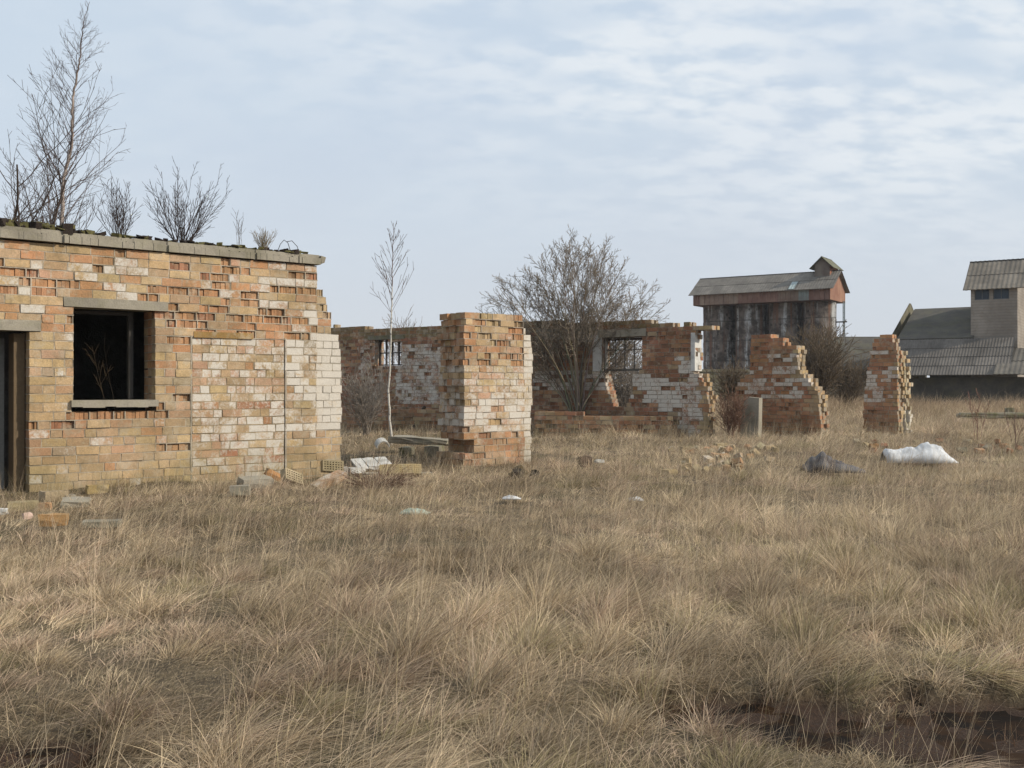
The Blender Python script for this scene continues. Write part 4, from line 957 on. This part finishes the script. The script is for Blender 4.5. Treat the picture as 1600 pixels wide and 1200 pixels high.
sheet_heap('dark_sack', 'dark brown and grey sack sunk in the grass, left of the white one', 'sack', 1302, 746, .9, .5, .30, 8, (.035,.026,.025), (.12,.115,.115),
           lambda s: np.interp(s, [0,.15,.3,.38,.5,.8,1], [.25,.75,1,.75,.55,.4,.08]))
for (px, py, L, lab) in ((800, 784, .22, 'crumpled whitish plastic scrap in the grass below the middle pier'), (992, 786, .2, 'small pale plastic scrap in the grass right of centre'), (648, 812, .3, 'flattened pale green plastic piece in the grass left of centre')):
    g = 'green' in lab
    o = sheet_heap('plastic_scrap', lab, 'litter', px, py, L, L*.6, L*.18, int(px), (.28,.36,.30) if g else (.42,.42,.42), (.36,.42,.36) if g else (.6,.6,.6), lambda s: .3+.7*math.sin(math.pi*s))
# small concrete post far right
mb = MB(); chip_box(mb, (0,0,0), (.14,.14,.3), (.3,.25,.2,0), .02, rr); o = mb.build('field_post', CONC_DARK); put(o, W(1577, 605, 40)*[1,1,0]+[0,0,.25]); tag(o, 'short dark concrete stub standing in the far field near the right edge', 'post')
mb = MB(); chip_box(mb, (0,0,0), (2.2,.15,.10), (.3,.25,.2,0), .02, rr, n=5); o = mb.build('field_beam', CONC_DARK); put(o, W(1590, 605, 38)*[1,1,0]+[0,0,.30], -.05); tag(o, 'long dark beam lying in the far field at the right edge', 'beam')

# ------------------------------------------------------------------ dry grass
def build_grass():
    r = np.random.default_rng(2024)
    def sample(n, d0, d1, k):      # density falls as d^-k, frustum shaped with margins
        # pdf over d ~ (1.1 d + 2) d^-k
        g = np.linspace(d0, d1, 4000); pdf = (1.12*g+1.6)*g**(-k); c = np.cumsum(pdf); c /= c[-1]
        d = np.interp(r.random(n), c, g); x = (r.random(n)-.5)*(1.12*d+1.6); return x, d
    sets = [(270000, 2.5, 8, .0, 3), (500000, 8, 38, 1.75, 2), (130000, 38, 90, 1.5, 2), (110000, 36, 84, .6, 2)]
    VV = []; FF3 = []; FF4 = []; CC = []; base = 0
    for si, (n, d0, d1, k, seg) in enumerate(sets):
        x, y = sample(n, d0, d1, k)
        # not inside walls or rooms
        keep = np.ones(n, bool)
        ua = (x-PA.P[0])*PA.d[0]+(y-PA.P[1])*PA.d[1]; wa = (x-PA.P[0])*PA.b[0]+(y-PA.P[1])*PA.b[1]
        keep &= ~((ua > -1.7) & (ua < 4.6) & (wa > .0) & (wa < 5)); keep &= ~((ua < 4.5) & (wa > 5))
        keep &= ~((ua < -.0) & (ua > -1.1) & (wa > -.1))
        ub = (x-PB.P[0])*PB.d[0]+(y-PB.P[1])*PB.d[1]; wb_ = (x-PB.P[0])*PB.b[0]+(y-PB.P[1])*PB.b[1]
        keep &= ~((ub > uB0-.05) & (ub < uB1+.25) & (wb_ > 0) & (wb_ < .75))
        for pl, a, b in ((PF, -2, 11.6), (PC, 0, 2.6), (PD, -.1, 1.1)):
            uf = (x-pl.P[0])*pl.d[0]+(y-pl.P[1])*pl.d[1]; wf_ = (x-pl.P[0])*pl.b[0]+(y-pl.P[1])*pl.b[1]
            keep &= ~((uf > a) & (uf < b) & (wf_ > -.02) & (wf_ < .46))
            if pl is PF: keep &= ~((x/y < .165) & (wf_ > 3))
        if d0 >= 36: keep &= (x/y > .12)
        if si == 3: keep &= (x/y > .19) & ((y < 62.5) | (x/y < .36)) & (y < 78) & (vnoise(x, y, .16, 81)+.35*r.random(n) > .42)
        # blown clean over water
        wt = wet(x, y); keep &= ~((wt > -.05) & (r.random(n) < np.clip((wt+.10)*4, 0, .80)))
        # short trodden turf in places
        bald = vnoise(x, y, .8, 40)*.6+vnoise(x, y, 2.7, 41)*.4
        x, y = x[keep], y[keep]; n = len(x); bald = bald[keep]; wt = wt[keep]
        cs = np.where(y < 12, .34, np.where(y < 25, .5, .8))
        ci = np.floor(x/cs).astype(np.int64); cj = np.floor(y/cs).astype(np.int64)
        best = np.full(n, 9.); bx = np.zeros(n); by = np.zeros(n); bi = np.zeros(n, np.int64); bj = np.zeros(n, np.int64)
        for a in (-1, 0, 1):
            for b in (-1, 0, 1):
                qi, qj = ci+a, cj+b; tx = (qi+.1+.8*hash2(qi, qj, 1))*cs; ty = (qj+.1+.8*hash2(qi, qj, 2))*cs
                dd = np.hypot(x-tx, y-ty)/cs; m = dd < best
                best = np.where(m, dd, best); bx = np.where(m, tx, bx); by = np.where(m, ty, by); bi = np.where(m, qi, bi); bj = np.where(m, qj, bj)
        tsz = hash2(bi, bj, 3); tt = hash2(bi, bj, 4); tl = hash2(bi, bj, 5)
        # pull blades towards their tussock
        in_t = r.random(n) < .40+.35*tsz; f = np.where(in_t, r.uniform(.3, .95, n), 1)
        x = np.where(in_t, bx+(x-bx)*f, x); y = np.where(in_t, by+(y-by)*f, y); rad = np.hypot(x-bx, y-by)+1e-4
        reg = vnoise(x, y, .22, 50)*.5+vnoise(x, y, .6, 51)*.5      # taller / shorter stretches
        right = np.clip((x-.5)/5+.2, 0, 1)*np.clip((y-4)/4, 0, 1)
        tall = .55+.7*reg+.25*right
        L = np.where(in_t, (.12+.25*tsz**1.3)*r.uniform(.55, 1.15, n), r.uniform(.08, .26, n))*tall
        L *= np.where(bald > .62, .55, 1)
        nearA = np.clip(1-np.abs(wa[keep]+.4)/1.0, 0, 1)*(ua[keep] < 4.5)*(wa[keep] < 0); L *= 1-.55*nearA
        L *= 1-.5*np.clip(1-np.abs(y-3.8)/.9, 0, 1)*np.clip((x-.2)*3, 0, 1); L *= np.where(y > 38, 2.4+2.2*np.clip(vnoise(x, y, .12, 80)*2-.6, 0, 1)*np.clip((y-38)/15, 0, 1), 1)*np.where((y > 24) & (y <= 38), 1.35, 1)
        mat = np.clip((vnoise(x, y, 1.9, 90)*.6+vnoise(x, y, 4.7, 92)*.4-.5)*5, 0, 1); hol = np.clip((.37-vnoise(x, y, 2.9, 91)*.55-vnoise(x, y, 7.5, 93)*.45)*8, 0, 1)
        L *= (1+.3*mat)*(1-.5*hol)
        stalk = r.random(n) < np.where(y < 8, .016, .035)
        if si == 3: stalk[:] = True
        L = L+0.; L = np.where(stalk, r.uniform(.3, .62, n)*tall, L)
        if si == 3: L = r.uniform(.55, 1.25, n)*(.65+.5*vnoise(x, y, .3, 82))*np.clip((y-30)/20, .4, 1)
        wet_f = np.clip(wt*3+.6, 0, 1)
        # direction: outward from the tussock plus a combed field direction
        fa = (vnoise(x, y, .33, 60)-.5)*3.4+(vnoise(x, y, 1.7, 61)-.5)*2.6+.1; fx, fy = np.cos(fa), np.sin(fa)
        ox, oy = (x-bx)/rad, (y-by)/rad
        ra = r.uniform(0, 2*math.pi, n); wo_ = np.where(in_t, .55, .15); wr_ = np.where(in_t, .65, .9)
        wo_ = wo_*(1-.7*mat); wr_ = wr_*(1-.45*mat)
        dx = ox*wo_+fx*(.35+.5*tl)+np.cos(ra)*wr_; dy = oy*wo_+fy*(.35+.5*tl)+np.sin(ra)*wr_
        nn = np.hypot(dx, dy)+1e-6; dx /= nn; dy /= nn
        lean = np.where(in_t, .28+.65*np.clip(rad/(cs*.35), 0, 1)+r.normal(0, .16, n)+.25*tl, r.uniform(.45, 1.35, n))
        lean = np.minimum(lean+mat*.55+hol*.25, 1.5)
        lean = np.where(stalk, r.uniform(.05, .5, n), lean); bend = np.where(stalk, r.uniform(.05, .35, n), r.uniform(.3, 1.25, n))
        wd = (.0015+.00026*y)*r.uniform(.6, 1.4, n); wd = np.where(stalk, wd*.6, wd)
        az = r.uniform(0, math.pi, n); sx, sy = np.cos(az), np.sin(az)
        # colour per tussock and per blade (the dead grass itself is straw, grey, pinkish or olive)
        pal = np.array([(.60,.49,.33),(.50,.40,.265),(.41,.33,.225),(.52,.40,.29),(.33,.28,.16),(.20,.155,.105)])
        pi_ = np.clip((tt*4.4+vnoise(x, y, .45, 70)*2.2-1.1), 0, 4.999).astype(int); mixu = r.random(n) < .4
        pi_ = np.where(mixu, r.integers(0, 6, n), pi_); col = pal[pi_]*(r.uniform(.42, 1.4, n))[:, None]
        if si == 3: col = np.array([.36,.275,.185])*r.uniform(.55, 1.3, n)[:, None]
        col = np.where((stalk & (r.random(n) < (.6 if si < 3 else 0)))[:, None], np.array([.50,.41,.29])*r.uniform(.8, 1.15, n)[:, None], col)
        gre = (np.clip(nearA*1.1, 0, 1)*(r.random(n) < .5))[:, None]; col = col*(1-gre*.6)+np.array([.13,.135,.04])*gre*.6
        wf2 = (np.clip(wt*2+.75, 0, 1)*.75)[:, None]; col = col*(1-wf2)+np.array([.10,.045,.028])*wf2; L *= 1-.55*np.clip(wt*2+.9, 0, 1)
        col *= ((.78+.45*vnoise(x, y, .9, 71))*(1+.22*mat)*(1-.35*hol))[:, None]; col *= np.array([1.0, .98, .98])*1.04  # shade of the hollows put into the blade colour; flattened mats paler
        z0 = gz(x, y)-.01
        ts = np.linspace(0, 1, seg+1); th = lean; P = [np.stack([x, y, z0], 1)]
        for s in range(seg):
            th = lean+bend*(s/seg); th = np.minimum(th, 1.62); st = L/seg
            P.append(P[-1]+np.stack([dx*np.sin(th)*st, dy*np.sin(th)*st, np.cos(th)*st], 1))
        vs = []
        for s in range(seg):
            wv = wd*(1-.55*s/seg); off = np.stack([sx*wv/2, sy*wv/2, 0*wv], 1); vs += [P[s]-off, P[s]+off]
        vs.append(P[seg]); nv = len(vs); V = np.stack(vs, 1).reshape(-1, 3); i = base+np.arange(n)*nv
        for s in range(seg-1): FF4.append(np.stack([i+2*s, i+2*s+1, i+2*s+3, i+2*s+2], 1))
        FF3.append(np.stack([i+2*seg-2, i+2*seg-1, i+2*seg], 1)); base += n*nv; VV.append(V)
        CC.append(np.repeat(np.concatenate([col, np.ones((n, 1))], 1), nv, axis=0))
    V = np.concatenate(VV).astype(np.float32); C = np.concatenate(CC).astype(np.float32); F4 = np.concatenate(FF4); F3 = np.concatenate(FF3)
    me = bpy.data.meshes.new('dry_grass'); me.vertices.add(len(V)); me.vertices.foreach_set('co', V.ravel())
    loops = np.concatenate([F4.ravel(), F3.ravel()]).astype(np.int32); tot = np.concatenate([np.full(len(F4), 4), np.full(len(F3), 3)]).astype(np.int32)
    st = np.concatenate([[0], np.cumsum(tot)[:-1]]).astype(np.int32)
    me.loops.add(len(loops)); me.loops.foreach_set('vertex_index', loops); me.polygons.add(len(tot)); me.polygons.foreach_set('loop_start', st); me.polygons.foreach_set('loop_total', tot)
    a = me.color_attributes.new('Col', 'FLOAT_COLOR', 'POINT'); a.data.foreach_set('color', C.ravel())
    me.update(calc_edges=True)
    m = bpy.data.materials.new('dead_grass'); m.use_nodes = True; t = m.node_tree; t.nodes.clear()
    o = t.nodes.new('ShaderNodeOutputMaterial'); d = t.nodes.new('ShaderNodeBsdfDiffuse'); tr = t.nodes.new('ShaderNodeBsdfTranslucent'); mx = t.nodes.new('ShaderNodeMixShader')
    at = t.nodes.new('ShaderNodeAttribute'); at.attribute_name = 'Col'
    t.links.new(at.outputs['Color'], d.inputs[0]); t.links.new(at.outputs['Color'], tr.inputs[0]); mx.inputs[0].default_value = .3
    t.links.new(d.outputs[0], mx.inputs[1]); t.links.new(tr.outputs[0], mx.inputs[2]); t.links.new(mx.outputs[0], o.inputs[0])
    g = link('dry_grass', me, m); tag(g, kind='stuff')
build_grass()

# ------------------------------------------------------------------ thin haze
hz = MB(); hz.bx((-120, -8, -1.2), (140, 125, 24))
hm = bpy.data.materials.new('thin_haze'); hm.use_nodes = True; ht = hm.node_tree; ht.nodes.clear()
ho = ht.nodes.new('ShaderNodeOutputMaterial'); hv = ht.nodes.new('ShaderNodeVolumePrincipled')
hv.inputs['Density'].default_value = .0003; hv.inputs['Color'].default_value = (.86, .91, .97, 1); hv.inputs['Anisotropy'].default_value = 0
ht.links.new(hv.outputs[0], ho.inputs['Volume'])
tag(hz.build('haze', hm), kind='stuff')
